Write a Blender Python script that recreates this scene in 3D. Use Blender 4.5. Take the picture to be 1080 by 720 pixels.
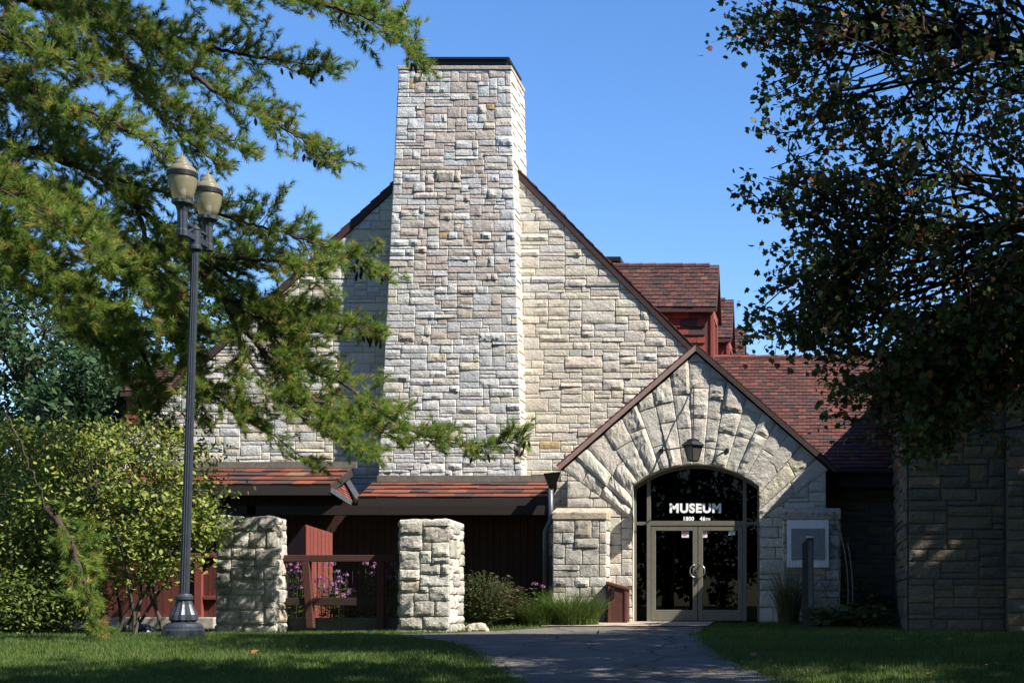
import bpy, bmesh, math, random
import numpy as np
from mathutils import Vector, Matrix, noise

S = bpy.context.scene
for o in list(bpy.data.objects):
    bpy.data.objects.remove(o, do_unlink=True)
COL = S.collection
random.seed(7)
NP = np.random.default_rng(11)

# ------------------------------------------------------------------ camera, sky, sun, exposure
EYE = 1.6
FPX, VX, VY = 1500.0, 862.0, 632.0            # focal length and vanishing point measured on the 1080 px photo
cam = bpy.data.cameras.new('camera'); camo = bpy.data.objects.new('camera', cam); COL.objects.link(camo)
camo.location = (0, 0, EYE); camo.rotation_euler = (math.radians(90), 0, 0)
cam.sensor_width = 36; cam.lens = FPX / 1080 * 36
cam.shift_x = -(VX - 540) / 1080; cam.shift_y = (VY - 360) / 1080
cam.clip_start = 0.1; cam.clip_end = 3000
S.camera = camo

LIGHT = Vector((-2.5, 1.0, -2.82)).normalized()
sun_el = math.asin(-LIGHT.z); sun_az = math.atan2(-LIGHT.x, -LIGHT.y)
w = bpy.data.worlds.new('World'); S.world = w; w.use_nodes = True
nt = w.node_tree
sky = nt.nodes.new('ShaderNodeTexSky'); sky.sky_type = 'NISHITA'; sky.sun_disc = False
sky.sun_elevation = sun_el; sky.sun_rotation = sun_az
sky.air_density = 1.0; sky.dust_density = 0.3; sky.ozone_density = 2.5; sky.altitude = 300
hs = nt.nodes.new('ShaderNodeHueSaturation'); hs.inputs['Saturation'].default_value = 1.25; hs.inputs['Hue'].default_value = .5075
bg = nt.nodes['Background']; bg.inputs['Strength'].default_value = 0.094
nt.links.new(sky.outputs[0], hs.inputs['Color']); nt.links.new(hs.outputs[0], bg.inputs['Color'])
sl = bpy.data.lights.new('sun', 'SUN'); slo = bpy.data.objects.new('sun', sl); COL.objects.link(slo)
sl.energy = 5.0; sl.angle = math.radians(0.5); sl.color = (1.0, 0.94, 0.84)
slo.rotation_euler = LIGHT.to_track_quat('-Z', 'Y').to_euler(); slo.location = (30, -10, 40)
S.view_settings.view_transform = 'Standard'; S.view_settings.look = 'None'
S.view_settings.gamma = 1; S.view_settings.exposure = 1.3; S.view_settings.use_curve_mapping = False
S.render.engine = 'CYCLES'
S.cycles.max_bounces = 6; S.cycles.transparent_max_bounces = 12
S.cycles.use_denoising = True

# ------------------------------------------------------------------ helpers
def P(px, py, d):
    return Vector(((px - VX) / FPX * d, d, EYE - (py - VY) / FPX * d))
def X(px, d): return (px - VX) / FPX * d
def Z(py, d): return EYE - (py - VY) / FPX * d

def zg(y):
    pts = [(-60, 0.0), (0, 0.0), (22, 1.03), (25, 0.99), (27, 1.02), (29.5, 1.11), (400, 1.12)]
    if y <= pts[0][0]: return pts[0][1]
    for (a, za), (b, zb) in zip(pts, pts[1:]):
        if y <= b: return za + (zb - za) * (y - a) / (b - a)
    return pts[-1][1]

class MB:
    def __init__(s): s.v = []; s.f = []; s.c = []
    def add(s, vs, fs, col=(.5, .5, .5)):
        o = len(s.v)
        s.v.extend([tuple(p) for p in vs]); s.f.extend([tuple(i + o for i in f) for f in fs])
        if isinstance(col, list): s.c.extend(col)
        else: s.c.extend([tuple(col[:3])] * len(vs))
        return s
    def box(s, x0, x1, y0, y1, z0, z1, col=(.5, .5, .5)):
        vs = [(x0,y0,z0),(x1,y0,z0),(x1,y1,z0),(x0,y1,z0),(x0,y0,z1),(x1,y0,z1),(x1,y1,z1),(x0,y1,z1)]
        return s.add(vs, [(3,2,1,0),(4,5,6,7),(0,1,5,4),(1,2,6,5),(2,3,7,6),(3,0,4,7)], col)
    def prism(s, poly, y0, y1, col=(.5, .5, .5)):           # polygon in XZ (counter-clockwise seen from -Y), run along Y
        n = len(poly)
        vs = [(x, y0, z) for x, z in poly] + [(x, y1, z) for x, z in poly]
        fs = [tuple(range(n)), tuple(range(2*n-1, n-1, -1))] + [(i, i+n, (i+1) % n + n, (i+1) % n) for i in range(n)]
        return s.add(vs, fs, col)
    def bar(s, a, b, wx, wz, col=(.5, .5, .5), up=Vector((0, 0, 1))):
        a = Vector(a); b = Vector(b); t = (b - a).normalized()
        sd = t.cross(up)
        if sd.length < 1e-4: sd = t.cross(Vector((0, 1, 0)))
        sd.normalize(); u = sd.cross(t).normalized()
        vs = []
        for p in (a, b):
            for i, j in ((-1,-1),(1,-1),(1,1),(-1,1)):
                vs.append(p + sd * (wx/2*i) + u * (wz/2*j))
        return s.add(vs, [(3,2,1,0),(4,5,6,7),(0,1,5,4),(1,2,6,5),(2,3,7,6),(3,0,4,7)], col)
    def tube(s, pts, rad, n=6, col=(.5, .5, .5), cap=True):
        pts = [Vector(p) for p in pts]
        if not isinstance(rad, (list, tuple)): rad = [rad] * len(pts)
        vs = []; ref = Vector((0.13, 0.31, 0.94))
        for i, p in enumerate(pts):
            t = (pts[min(i+1, len(pts)-1)] - pts[max(i-1, 0)])
            t = t.normalized() if t.length > 1e-6 else Vector((0,0,1))
            a = t.cross(ref)
            if a.length < .05: a = t.cross(Vector((1, 0, 0)))
            a.normalize(); b = t.cross(a)
            for k in range(n):
                an = 2*math.pi*k/n
                vs.append(p + a*(rad[i]*math.cos(an)) + b*(rad[i]*math.sin(an)))
        fs = []
        for i in range(len(pts)-1):
            for k in range(n):
                k2 = (k+1) % n
                fs.append((i*n+k, i*n+k2, (i+1)*n+k2, (i+1)*n+k))
        if cap:
            fs.append(tuple(range(n-1, -1, -1))); fs.append(tuple((len(pts)-1)*n+k for k in range(n)))
        return s.add(vs, fs, col)
    def lathe(s, c, prof, n=24, col=(.5, .5, .5), flute=0, fd=0.0, shear=(0, 0)):
        vs = []
        for r, z in prof:
            for k in range(n):
                an = 2*math.pi*k/n
                rr = r * (1 - fd * (0.5 + 0.5*math.cos(flute*an))) if flute else r
                vs.append((c[0] + shear[0]*z + rr*math.cos(an), c[1] + shear[1]*z + rr*math.sin(an), c[2] + z))
        fs = []
        for i in range(len(prof)-1):
            for k in range(n):
                k2 = (k+1) % n
                fs.append((i*n+k, i*n+k2, (i+1)*n+k2, (i+1)*n+k))
        fs.append(tuple(range(n-1, -1, -1))); fs.append(tuple((len(prof)-1)*n+k for k in range(n)))
        return s.add(vs, fs, col)
    def build(s, name, mat, parent=None, smooth=False, bevel=0, cuts=None, autos=None):
        me = bpy.data.meshes.new(name); me.from_pydata(s.v, [], s.f)
        at = me.color_attributes.new('col', 'FLOAT_COLOR', 'POINT')
        arr = np.ones((len(s.v), 4), np.float32); arr[:, :3] = np.array(s.c, np.float32).reshape(-1, 3)
        at.data.foreach_set('color', arr.ravel())
        if cuts:
            bm = bmesh.new(); bm.from_mesh(me)
            for co, no in cuts:
                bmesh.ops.bisect_plane(bm, geom=bm.verts[:]+bm.edges[:]+bm.faces[:], dist=1e-5, plane_co=co, plane_no=no, clear_outer=True)
            bm.to_mesh(me); bm.free()
        me.validate(); me.update()
        return link(name, me, mat, parent, smooth, bevel)

def link(name, me, mat, parent=None, smooth=False, bevel=0):
    o = bpy.data.objects.new(name, me); COL.objects.link(o)
    me.materials.append(mat)
    if smooth: me.polygons.foreach_set('use_smooth', [True]*len(me.polygons))
    if parent is not None: attach(o, parent)
    if bevel:
        m = o.modifiers.new('bevel', 'BEVEL'); m.width = bevel; m.segments = 2; m.limit_method = 'ANGLE'
    return o
def attach(o, parent):
    o.parent = parent
    if parent.type == 'EMPTY': o.matrix_parent_inverse = Matrix.Translation(-parent.location)
def tag(o, label, cat, group=None, kind=None):
    if label: o['label'] = label
    if cat: o['category'] = cat
    if group: o['group'] = group
    if kind: o['kind'] = kind
    return o
def empty(name, loc, label, cat, group=None):
    o = bpy.data.objects.new(name, None); COL.objects.link(o); o.location = loc; o.empty_display_size = .2
    return tag(o, label, cat, group)
def copy_tree(o, parent=None, delta=None):
    c = o.copy(); COL.objects.link(c)
    if parent is not None: c.parent = parent; c.matrix_parent_inverse = o.matrix_parent_inverse.copy()
    if delta is not None: c.location = Vector(c.location) + Vector(delta)
    for ch in [q for q in bpy.data.objects if q.parent == o]: copy_tree(ch, c)
    return c

# ------------------------------------------------------------------ materials
def nmat(name):
    m = bpy.data.materials.new(name); m.use_nodes = True
    n = m.node_tree.nodes; l = m.node_tree.links
    return m, n, l, n['Principled BSDF']
def mat_attr(name, rough=.9, nscale=9, namt=.25, bump=.5, bscale=30, spec=.3, stain=None, bdist=.02):
    m, n, l, b = nmat(name)
    at = n.new('ShaderNodeAttribute'); at.attribute_name = 'col'
    tc = n.new('ShaderNodeTexCoord')
    no = n.new('ShaderNodeTexNoise'); no.inputs['Scale'].default_value = nscale; no.inputs['Detail'].default_value = 6; no.inputs['Roughness'].default_value = .65
    l.new(tc.outputs['Object'], no.inputs['Vector'])
    mr = n.new('ShaderNodeMapRange'); mr.inputs[1].default_value = .25; mr.inputs[2].default_value = .75
    mr.inputs[3].default_value = 1 - namt; mr.inputs[4].default_value = 1 + namt
    l.new(no.outputs['Fac'], mr.inputs[0])
    mx = n.new('ShaderNodeMix'); mx.data_type = 'RGBA'; mx.blend_type = 'MULTIPLY'; mx.inputs[0].default_value = 1
    l.new(at.outputs['Color'], mx.inputs[6]); l.new(mr.outputs[0], mx.inputs[7])
    out = mx.outputs[2]
    if stain:
        n2 = n.new('ShaderNodeTexNoise'); n2.inputs['Scale'].default_value = stain[0]; n2.inputs['Detail'].default_value = 8; n2.inputs['Roughness'].default_value = .7
        l.new(tc.outputs['Object'], n2.inputs['Vector'])
        r2 = n.new('ShaderNodeMapRange'); r2.inputs[1].default_value = stain[1]; r2.inputs[2].default_value = stain[1]+.15
        r2.inputs[3].default_value = 0; r2.inputs[4].default_value = stain[2]
        l.new(n2.outputs['Fac'], r2.inputs[0])
        m2 = n.new('ShaderNodeMix'); m2.data_type = 'RGBA'; l.new(r2.outputs[0], m2.inputs[0])
        l.new(out, m2.inputs[6]); m2.inputs[7].default_value = (*stain[3], 1); out = m2.outputs[2]
    l.new(out, b.inputs['Base Color'])
    b.inputs['Roughness'].default_value = rough; b.inputs['Specular IOR Level'].default_value = spec
    if bump:
        nb = n.new('ShaderNodeTexNoise'); nb.inputs['Scale'].default_value = bscale; nb.inputs['Detail'].default_value = 8; nb.inputs['Roughness'].default_value = .7
        l.new(tc.outputs['Object'], nb.inputs['Vector'])
        bp = n.new('ShaderNodeBump'); bp.inputs['Strength'].default_value = bump; bp.inputs['Distance'].default_value = bdist
        l.new(nb.outputs['Fac'], bp.inputs['Height']); l.new(bp.outputs[0], b.inputs['Normal'])
    return m
def mat_plain(name, col, rough=.6, metal=0, namt=.15, nscale=12, bump=.15, bscale=60, spec=.4):
    m, n, l, b = nmat(name)
    tc = n.new('ShaderNodeTexCoord'); no = n.new('ShaderNodeTexNoise'); no.inputs['Scale'].default_value = nscale; no.inputs['Detail'].default_value = 5
    l.new(tc.outputs['Object'], no.inputs['Vector'])
    cr = n.new('ShaderNodeValToRGB'); cr.color_ramp.elements[0].position = .3; cr.color_ramp.elements[1].position = .7
    cr.color_ramp.elements[0].color = (*[c*(1-namt) for c in col], 1); cr.color_ramp.elements[1].color = (*[min(1, c*(1+namt)) for c in col], 1)
    l.new(no.outputs['Fac'], cr.inputs[0]); l.new(cr.outputs[0], b.inputs['Base Color'])
    b.inputs['Roughness'].default_value = rough; b.inputs['Metallic'].default_value = metal; b.inputs['Specular IOR Level'].default_value = spec
    if bump:
        nb = n.new('ShaderNodeTexNoise'); nb.inputs['Scale'].default_value = bscale; nb.inputs['Detail'].default_value = 4
        l.new(tc.outputs['Object'], nb.inputs['Vector'])
        bp = n.new('ShaderNodeBump'); bp.inputs['Strength'].default_value = bump; bp.inputs['Distance'].default_value = .01
        l.new(nb.outputs['Fac'], bp.inputs['Height']); l.new(bp.outputs[0], b.inputs['Normal'])
    return m
def mat_leaf(name, trans=.3, rough=.5, spec=.3):
    m, n, l, b = nmat(name)
    at = n.new('ShaderNodeAttribute'); at.attribute_name = 'col'
    l.new(at.outputs['Color'], b.inputs['Base Color']); b.inputs['Roughness'].default_value = rough; b.inputs['Specular IOR Level'].default_value = spec
    t = n.new('ShaderNodeBsdfTranslucent'); mx = n.new('ShaderNodeMixShader'); mx.inputs[0].default_value = trans
    l.new(at.outputs['Color'], t.inputs['Color'])
    l.new(b.outputs[0], mx.inputs[1]); l.new(t.outputs[0], mx.inputs[2]); l.new(mx.outputs[0], n['Material Output'].inputs['Surface'])
    return m
def mat_glass(name, tint=(.8, .82, .8), ior=1.5):
    m, n, l, b = nmat(name)
    n.remove(b)
    tr = n.new('ShaderNodeBsdfTransparent'); tr.inputs[0].default_value = (*tint, 1)
    gl = n.new('ShaderNodeBsdfGlossy'); gl.inputs['Roughness'].default_value = .01
    fr = n.new('ShaderNodeFresnel'); fr.inputs[0].default_value = ior
    mx = n.new('ShaderNodeMixShader'); l.new(fr.outputs[0], mx.inputs[0]); l.new(tr.outputs[0], mx.inputs[1]); l.new(gl.outputs[0], mx.inputs[2])
    l.new(mx.outputs[0], n['Material Output'].inputs['Surface'])
    return m

M_STONE = mat_attr('limestone', .92, 14, .16, .95, 19, .2, stain=(1.1, .56, .30, (.24, .22, .19)), bdist=.03)
M_PSTONE = mat_attr('weathered_limestone', .92, 12, .25, .8, 24, .2, stain=(5, .5, .75, (.10, .098, .09)), bdist=.03)
M_TILE = mat_attr('clay_tile', .8, 25, .22, .4, 60, .3, stain=(2.2, .6, .35, (.035, .03, .03)))
M_WOOD = mat_attr('painted_timber', .75, 18, .2, .3, 50, .3)
M_SHINGLE = M_TILE
M_BLACK = mat_plain('black_metal', (.012, .013, .016), .45, .3, .2)
M_LAMP = mat_plain('lamp_post_paint', (.030, .036, .048), .42, .2, .2, spec=.5)
M_FLASH = mat_plain('flashing_metal', (.16, .145, .12), .6, .2, .2)
M_GREYMET = mat_plain('grey_metal', (.10, .115, .13), .45, .6, .2)
M_FRAME = mat_plain('door_frame_paint', (.135, .128, .10), .5, .1, .08, bump=.05)
M_GLASS = mat_glass('door_glass', (.35, .35, .34), 1.28)
M_DARK = mat_plain('dark_interior', (.03, .027, .024), .9)
M_CURT = mat_plain('brown_curtain', (.07, .05, .035), .9)
M_WHITE = mat_plain('white_lettering', (.85, .85, .85), .6, 0, .02, bump=0)
M_PANEL = mat_plain('pale_panel', (.72, .71, .72), .5, 0, .05, bump=.03)
M_PLATE = mat_plain('grey_plate', (.20, .215, .24), .45, .2, .08, bump=.03)
M_CHROME = mat_plain('pull_steel', (.32, .32, .30), .35, .9, .05, bump=0)
M_CONC = mat_plain('concrete', (.30, .28, .24), .9, 0, .25, 6, .3, 40)
M_BARK = mat_attr('bark', .95, 20, .35, .9, 18, .1)
M_LEAF = mat_leaf('broad_leaf', .38)
M_NEEDLE = mat_leaf('pine_needle', .48, .5)
M_GRASSB = mat_leaf('grass_blade', .3, .6, .2)
M_PETAL = mat_leaf('petal', .3, .6)
M_STICK = mat_plain('red_ink', (.55, .06, .05), .6, bump=0)

# ------------------------------------------------------------------ ground, path
def mat_ground():
    m, n, l, b = nmat('turf_soil')
    tc = n.new('ShaderNodeTexCoord')
    n1 = n.new('ShaderNodeTexNoise'); n1.inputs['Scale'].default_value = 1.3; n1.inputs['Detail'].default_value = 8
    n2 = n.new('ShaderNodeTexNoise'); n2.inputs['Scale'].default_value = 40; n2.inputs['Detail'].default_value = 6
    l.new(tc.outputs['Object'], n1.inputs['Vector']); l.new(tc.outputs['Object'], n2.inputs['Vector'])
    c1 = n.new('ShaderNodeValToRGB'); c1.color_ramp.elements[0].color = (.022, .045, .010, 1); c1.color_ramp.elements[1].color = (.05, .085, .018, 1)
    c1.color_ramp.elements[0].position = .35; c1.color_ramp.elements[1].position = .65
    l.new(n1.outputs['Fac'], c1.inputs[0])
    mx = n.new('ShaderNodeMix'); mx.data_type = 'RGBA'; mx.blend_type = 'MULTIPLY'; mx.inputs[0].default_value = .6
    c2 = n.new('ShaderNodeValToRGB'); c2.color_ramp.elements[0].color = (.4, .4, .4, 1); c2.color_ramp.elements[1].color = (1.2, 1.2, 1.1, 1)
    l.new(n2.outputs['Fac'], c2.inputs[0]); l.new(c1.outputs[0], mx.inputs[6]); l.new(c2.outputs[0], mx.inputs[7])
    l.new(mx.outputs[2], b.inputs['Base Color']); b.inputs['Roughness'].default_value = 1; b.inputs['Specular IOR Level'].default_value = .1
    bp = n.new('ShaderNodeBump'); bp.inputs['Strength'].default_value = .8; bp.inputs['Distance'].default_value = .03
    l.new(n2.outputs['Fac'], bp.inputs['Height']); l.new(bp.outputs[0], b.inputs['Normal'])
    return m
def mat_asphalt(name, a, b2, sc, cracks=True):
    m, n, l, b = nmat(name)
    tc = n.new('ShaderNodeTexCoord')
    n1 = n.new('ShaderNodeTexNoise'); n1.inputs['Scale'].default_value = sc*.35; n1.inputs['Detail'].default_value = 9; n1.inputs['Roughness'].default_value = .75
    n2 = n.new('ShaderNodeTexVoronoi'); n2.inputs['Scale'].default_value = 55
    n3 = n.new('ShaderNodeTexNoise'); n3.inputs['Scale'].default_value = 70; n3.inputs['Detail'].default_value = 3
    for q in (n1, n2, n3): l.new(tc.outputs['Object'], q.inputs['Vector'])
    c = n.new('ShaderNodeValToRGB'); c.color_ramp.elements[0].color = (*a, 1); c.color_ramp.elements[1].color = (*b2, 1)
    c.color_ramp.elements[0].position = .35; c.color_ramp.elements[1].position = .65
    l.new(n1.outputs['Fac'], c.inputs[0])
    g1 = n.new('ShaderNodeValToRGB'); g1.color_ramp.elements[0].color = (.55, .55, .55, 1); g1.color_ramp.elements[1].color = (1.5, 1.5, 1.45, 1)
    g1.color_ramp.elements[0].position = .3; g1.color_ramp.elements[1].position = .7
    l.new(n3.outputs['Fac'], g1.inputs[0])
    mx = n.new('ShaderNodeMix'); mx.data_type = 'RGBA'; mx.blend_type = 'MULTIPLY'; mx.inputs[0].default_value = .8
    l.new(c.outputs[0], mx.inputs[6]); l.new(g1.outputs[0], mx.inputs[7]); out = mx.outputs[2]
    if cracks:
        wn = n.new('ShaderNodeTexNoise'); wn.inputs['Scale'].default_value = 2.2; l.new(tc.outputs['Object'], wn.inputs['Vector'])
        ad = n.new('ShaderNodeMix'); ad.data_type = 'VECTOR'; ad.inputs[0].default_value = .25; l.new(tc.outputs['Object'], ad.inputs[4]); l.new(wn.outputs['Color'], ad.inputs[5])
        v = n.new('ShaderNodeTexVoronoi'); v.feature = 'DISTANCE_TO_EDGE'; v.inputs['Scale'].default_value = .75; l.new(ad.outputs[1], v.inputs['Vector'])
        cr = n.new('ShaderNodeMapRange'); cr.inputs[1].default_value = .004; cr.inputs[2].default_value = .016; cr.inputs[3].default_value = .75; cr.inputs[4].default_value = 0
        l.new(v.outputs['Distance'], cr.inputs[0])
        m2 = n.new('ShaderNodeMix'); m2.data_type = 'RGBA'; l.new(cr.outputs[0], m2.inputs[0]); l.new(out, m2.inputs[6]); m2.inputs[7].default_value = (.018, .017, .015, 1); out = m2.outputs[2]
    l.new(out, b.inputs['Base Color'])
    b.inputs['Roughness'].default_value = .92; b.inputs['Specular IOR Level'].default_value = .2
    bp = n.new('ShaderNodeBump'); bp.inputs['Strength'].default_value = .6; bp.inputs['Distance'].default_value = .012
    l.new(n2.outputs['Distance'], bp.inputs['Height']); l.new(bp.outputs[0], b.inputs['Normal'])
    return m
M_SOIL = mat_ground()
ys = [-300, -60, -20, 0] + [i*1.0 for i in range(1, 36)] + [50, 100, 400]
xs = [-400, -100, -40] + [i*2.0 for i in range(-15, 16)] + [40, 100, 400]
mb = MB()
mb.add([(x, y, zg(y)) for y in ys for x in xs], [(j*len(xs)+i, j*len(xs)+i+1, (j+1)*len(xs)+i+1, (j+1)*len(xs)+i) for j in range(len(ys)-1) for i in range(len(xs)-1)])
tag(mb.build('ground', M_SOIL, smooth=True), 'rising lawn ground in front of the stone museum', 'ground', kind='structure')

PATH = [(2, -1.2, 1.6), (8, -1.8, .9), (12, -2.5, .25), (15.2, -3.21, -.37), (17.4, -4.0, -1.0), (19.5, -4.75, -1.45), (21, -5.5, -1.7), (22.5, -6.9, -1.85), (23.6, -7.6, -1.95),
        (24.6, -7.4, -2.0), (25.6, -6.4, -2.1), (26.6, -5.9, -2.15), (27.4, -5.5, -2.2), (28.0, -5.1, -2.2)]
def path_edges(y):
    if y < PATH[0][0]: return PATH[0][1:]
    for a, b in zip(PATH, PATH[1:]):
        if y <= b[0]:
            t = (y-a[0])/(b[0]-a[0]); return (a[1]+(b[1]-a[1])*t, a[2]+(b[2]-a[2])*t)
    return None
mb = MB(); rows = np.arange(2, 28.01, .25); nx = 10; vs = []
for y in rows:
    a, b = path_edges(min(y, 28.0)); a += .05*noise.noise(Vector((y*1.3, 0, 0))); b += .05*noise.noise(Vector((y*1.3, 9, 0)))
    for i in range(nx+1): vs.append((a+(b-a)*i/nx, y, zg(y)+.012))
mb.add(vs, [(j*(nx+1)+i, j*(nx+1)+i+1, (j+1)*(nx+1)+i+1, (j+1)*(nx+1)+i) for j in range(len(rows)-1) for i in range(nx)])
tag(mb.build('path', mat_asphalt('asphalt', (.07, .067, .063), (.135, .13, .12), 5), smooth=True), 'grey asphalt path curving up to the museum door', 'path', kind='structure')
mb = MB(); vs = []
rows = np.arange(28.02, 30.4, .2)
for y in rows:
    for x in (X(575, 28.5), -4.2, X(748, 28.5)): vs.append((x, y, zg(y)+.03))
mb.add(vs, [(j*3+i, j*3+i+1, (j+1)*3+i+1, (j+1)*3+i) for j in range(len(rows)-1) for i in range(2)])
tag(mb.build('entrance_pavement', mat_asphalt('concrete_pad', (.27, .215, .17), (.36, .29, .235), 5)), 'pinkish concrete pad before the glass doors', 'pavement', kind='structure')

# ------------------------------------------------------------------ stone walling
PAL = {
 'cream': [((.545,.495,.41), 6), ((.52,.48,.41), 4), ((.57,.51,.41), 3), ((.49,.435,.355), 2), ((.53,.51,.465), 3), ((.49,.37,.21), .08)],
 'grey':  [((.50,.495,.48), 6), ((.465,.465,.455), 5), ((.53,.52,.49), 4), ((.48,.455,.405), 2), ((.45,.36,.22), .06)],
 'tan':   [((.455,.395,.34), 6), ((.425,.365,.315), 4), ((.48,.425,.37), 3), ((.50,.48,.445), 2), ((.43,.31,.17), .12)],
 'arch':  [((.48,.445,.38), 6), ((.45,.42,.365), 4), ((.51,.475,.405), 3), ((.47,.42,.33), 1)],
 'pillar':[((.42,.395,.34), 5), ((.35,.33,.29), 4), ((.48,.455,.40), 3), ((.29,.27,.23), 2), ((.36,.31,.24), 1)],
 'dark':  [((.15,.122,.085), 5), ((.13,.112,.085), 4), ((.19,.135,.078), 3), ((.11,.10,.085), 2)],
}
MORTAR = (.33, .31, .275)
def pick(name, rng):
    cols, ws = zip(*PAL[name]); c = rng.choices(cols, ws)[0]; k = rng.uniform(.93, 1.06)
    return tuple(min(.8, v*k*rng.uniform(.98, 1.02)) for v in c)
def ashlar(W, H, rng, cw=.1, ch=.1, wr=(4, 9), hw=((1, 3), (2, 6), (3, 1.2))):
    nx = max(2, round(W/cw)); nz = max(1, round(H/ch)); occ = [[False]*nx for _ in range(nz)]
    zl = [0]
    for i in range(nz): zl.append(zl[-1] + rng.uniform(.75, 1.25))
    zl = [z*H/zl[-1] for z in zl]
    out = []
    for j in range(nz):
        i = 0
        while i < nx:
            if occ[j][i]: i += 1; continue
            run = 0
            while i+run < nx and not occ[j][i+run]: run += 1
            wd = min(run, rng.randint(*wr))
            if run-wd < wr[0]-1: wd = run if run <= wr[1]+1 else run//2
            hh, ww = zip(*hw); hgt = min(nz-j, rng.choices(hh, ww)[0])
            while hgt > 1 and any(occ[j+b][i+a] for a in range(wd) for b in range(hgt)): hgt -= 1
            for a in range(wd):
                for b in range(hgt): occ[j+b][i+a] = True
            jit = .018
            out.append((i*W/nx, (i+wd)*W/nx, zl[j], zl[j+hgt])); i += wd
    return out
def add_stone(mb, F, w, h, N, col, rng, amp=None, res=.05, gap=.0035, base=.0):
    """F(s,t) -> Vector on the wall plane; quarry-faced block standing proud along N"""
    nu = max(3, min(16, math.ceil(w/res))); nv = max(3, min(14, math.ceil(h/res)))
    if amp is None: amp = rng.choice((.008, .013, .019, .026, .014, .01))
    sd = rng.uniform(0, 100); tu, tv = rng.uniform(-.5, .5), rng.uniform(-.9, .5)
    pl = [(amp*rng.uniform(.6, 1.15), amp*rng.uniform(-2.2, 2.2), amp*rng.uniform(-2.2, 1.4), rng.uniform(.15, .85), rng.uniform(.15, .85)) for _ in range(rng.randint(2, 4))]
    bw = min(.016, w*.2); bh = min(.016, h*.2)
    us = [0] + [bw/w+(1-2*bw/w)*k/(nu-2) for k in range(nu-1)] + [1]
    ts = [0] + [bh/h+(1-2*bh/h)*k/(nv-2) for k in range(nv-1)] + [1]
    vs = []; gs, gt = gap/w, gap/h
    for j in range(nv+1):
        for i in range(nu+1):
            s_, t = us[i], ts[j]
            e0 = (i in (0, nu)) or (j in (0, nv)); e1 = not e0 and ((i in (1, nu-1)) or (j in (1, nv-1)))
            ss = gs + s_*(1-2*gs); tt = gt + t*(1-2*gt)
            if e0 or e1:
                ss += rng.uniform(-.004, .004)/w; tt += rng.uniform(-.004, .004)/h
            else:
                ss += rng.uniform(-.25, .25)/nu; tt += rng.uniform(-.25, .25)/nv
            q = Vector((ss*w*5+sd, tt*h*7, sd)); n1 = noise.noise(q); n2 = 1-2*abs(noise.noise(q*1.9)); n3 = noise.noise(q*4.3)
            hh = base + .006 + max(0, min(c0+cx*(s_-px_)+cy*(t-py_) for c0, cx, cy, px_, py_ in pl)+amp*(.38+.5*n1+.22*n2+.4*n3))*(.55 if e1 else 1)
            if e0: hh = base - .002
            vs.append(F(ss, tt) + N*hh)
    fs = [(j*(nu+1)+i, j*(nu+1)+i+1, (j+1)*(nu+1)+i+1, (j+1)*(nu+1)+i) for j in range(nv) for i in range(nu)]
    k = [rng.uniform(.93, 1.05) for _ in range(3)]
    mb.add(vs, fs, col)
def wall_face(mb, O, U, V, W, H, pal, rng, skip=None, base=0, taper=None, **kw):
    """coursed rubble on a rectangle; N = U x V points out"""
    O = Vector(O); U = Vector(U).normalized(); V = Vector(V).normalized(); N = U.cross(V)
    lay = {k: kw.pop(k) for k in ('cw', 'ch', 'wr', 'hw') if k in kw}
    for u0, u1, v0, v1 in ashlar(W, H, rng, **lay):
        if skip and skip(u0, u1, v0, v1): continue
        def F(s, t):
            u = u0+(u1-u0)*s; v = v0+(v1-v0)*t
            if taper: u = taper(u, v)
            return O+U*u+V*v
        p = pal((u0+u1)/2, (v0+v1)/2, rng) if callable(pal) else pal
        add_stone(mb, F, u1-u0, v1-v0, N, pick(p, rng), rng, base=base, **kw)

# ------------------------------------------------------------------ tiles
TILES = [((.12,.035,.026), 6), ((.16,.046,.031), 4), ((.08,.031,.028), 5), ((.05,.03,.03), 3), ((.19,.065,.038), 1), ((.10,.044,.027), 2)]
TILES_BR = [((.125,.038,.024), 6), ((.16,.05,.029), 4), ((.085,.033,.026), 4), ((.05,.031,.031), 4), ((.16,.10,.055), .4)]
def add_tiles(mb, O, U, V, W, H, rng, tw=.2, th=.14, thick=.022, pal=TILES, dk=1.0):
    O = Vector(O); U = Vector(U).normalized(); V = Vector(V).normalized(); N = U.cross(V)
    nr = max(1, round(H/th)); th = H/nr; nc = max(1, round(W/tw)); tw = W/nc
    cols, ws = zip(*pal)
    for r in range(nr):
        off = (r % 2)*.5
        for c in range(-1 if off else 0, nc):
            a = max(0, (c+off)*tw); b = min(W, (c+1+off)*tw)
            if b-a < .02: continue
            k = rng.uniform(.8, 1.15)*dk; col = tuple(q*k for q in rng.choices(cols, ws)[0])
            g = .004; lo = rng.uniform(-.01, .006); t0 = thick*rng.uniform(.8, 1.25); t1 = .004
            p = [O+U*(a+g)+V*(r*th+lo)+N*.0, O+U*(b-g)+V*(r*th+lo)+N*.0]
            q = [O+U*(a+g)+V*(r*th+lo)+N*t0, O+U*(b-g)+V*(r*th+lo)+N*(t0+rng.uniform(-.004, .004))]
            up = [O+U*(a+g)+V*((r+1)*th+.02)+N*t1, O+U*(b-g)+V*((r+1)*th+.02)+N*t1]
            mb.add([p[0], p[1], q[1], q[0], up[1], up[0]], [(0, 1, 2, 3), (3, 2, 4, 5), (0, 3, 5), (1, 4, 2)], col)

# ================================================================== MUSEUM
E = 30.0; G = 32.0
BZ = 1.0
mus = empty('museum_building', (-4, 30, BZ), 'cream limestone museum with tall tapering chimney, arched glass entrance and red tiled roofs', 'building')
rng = random.Random(3)
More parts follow.
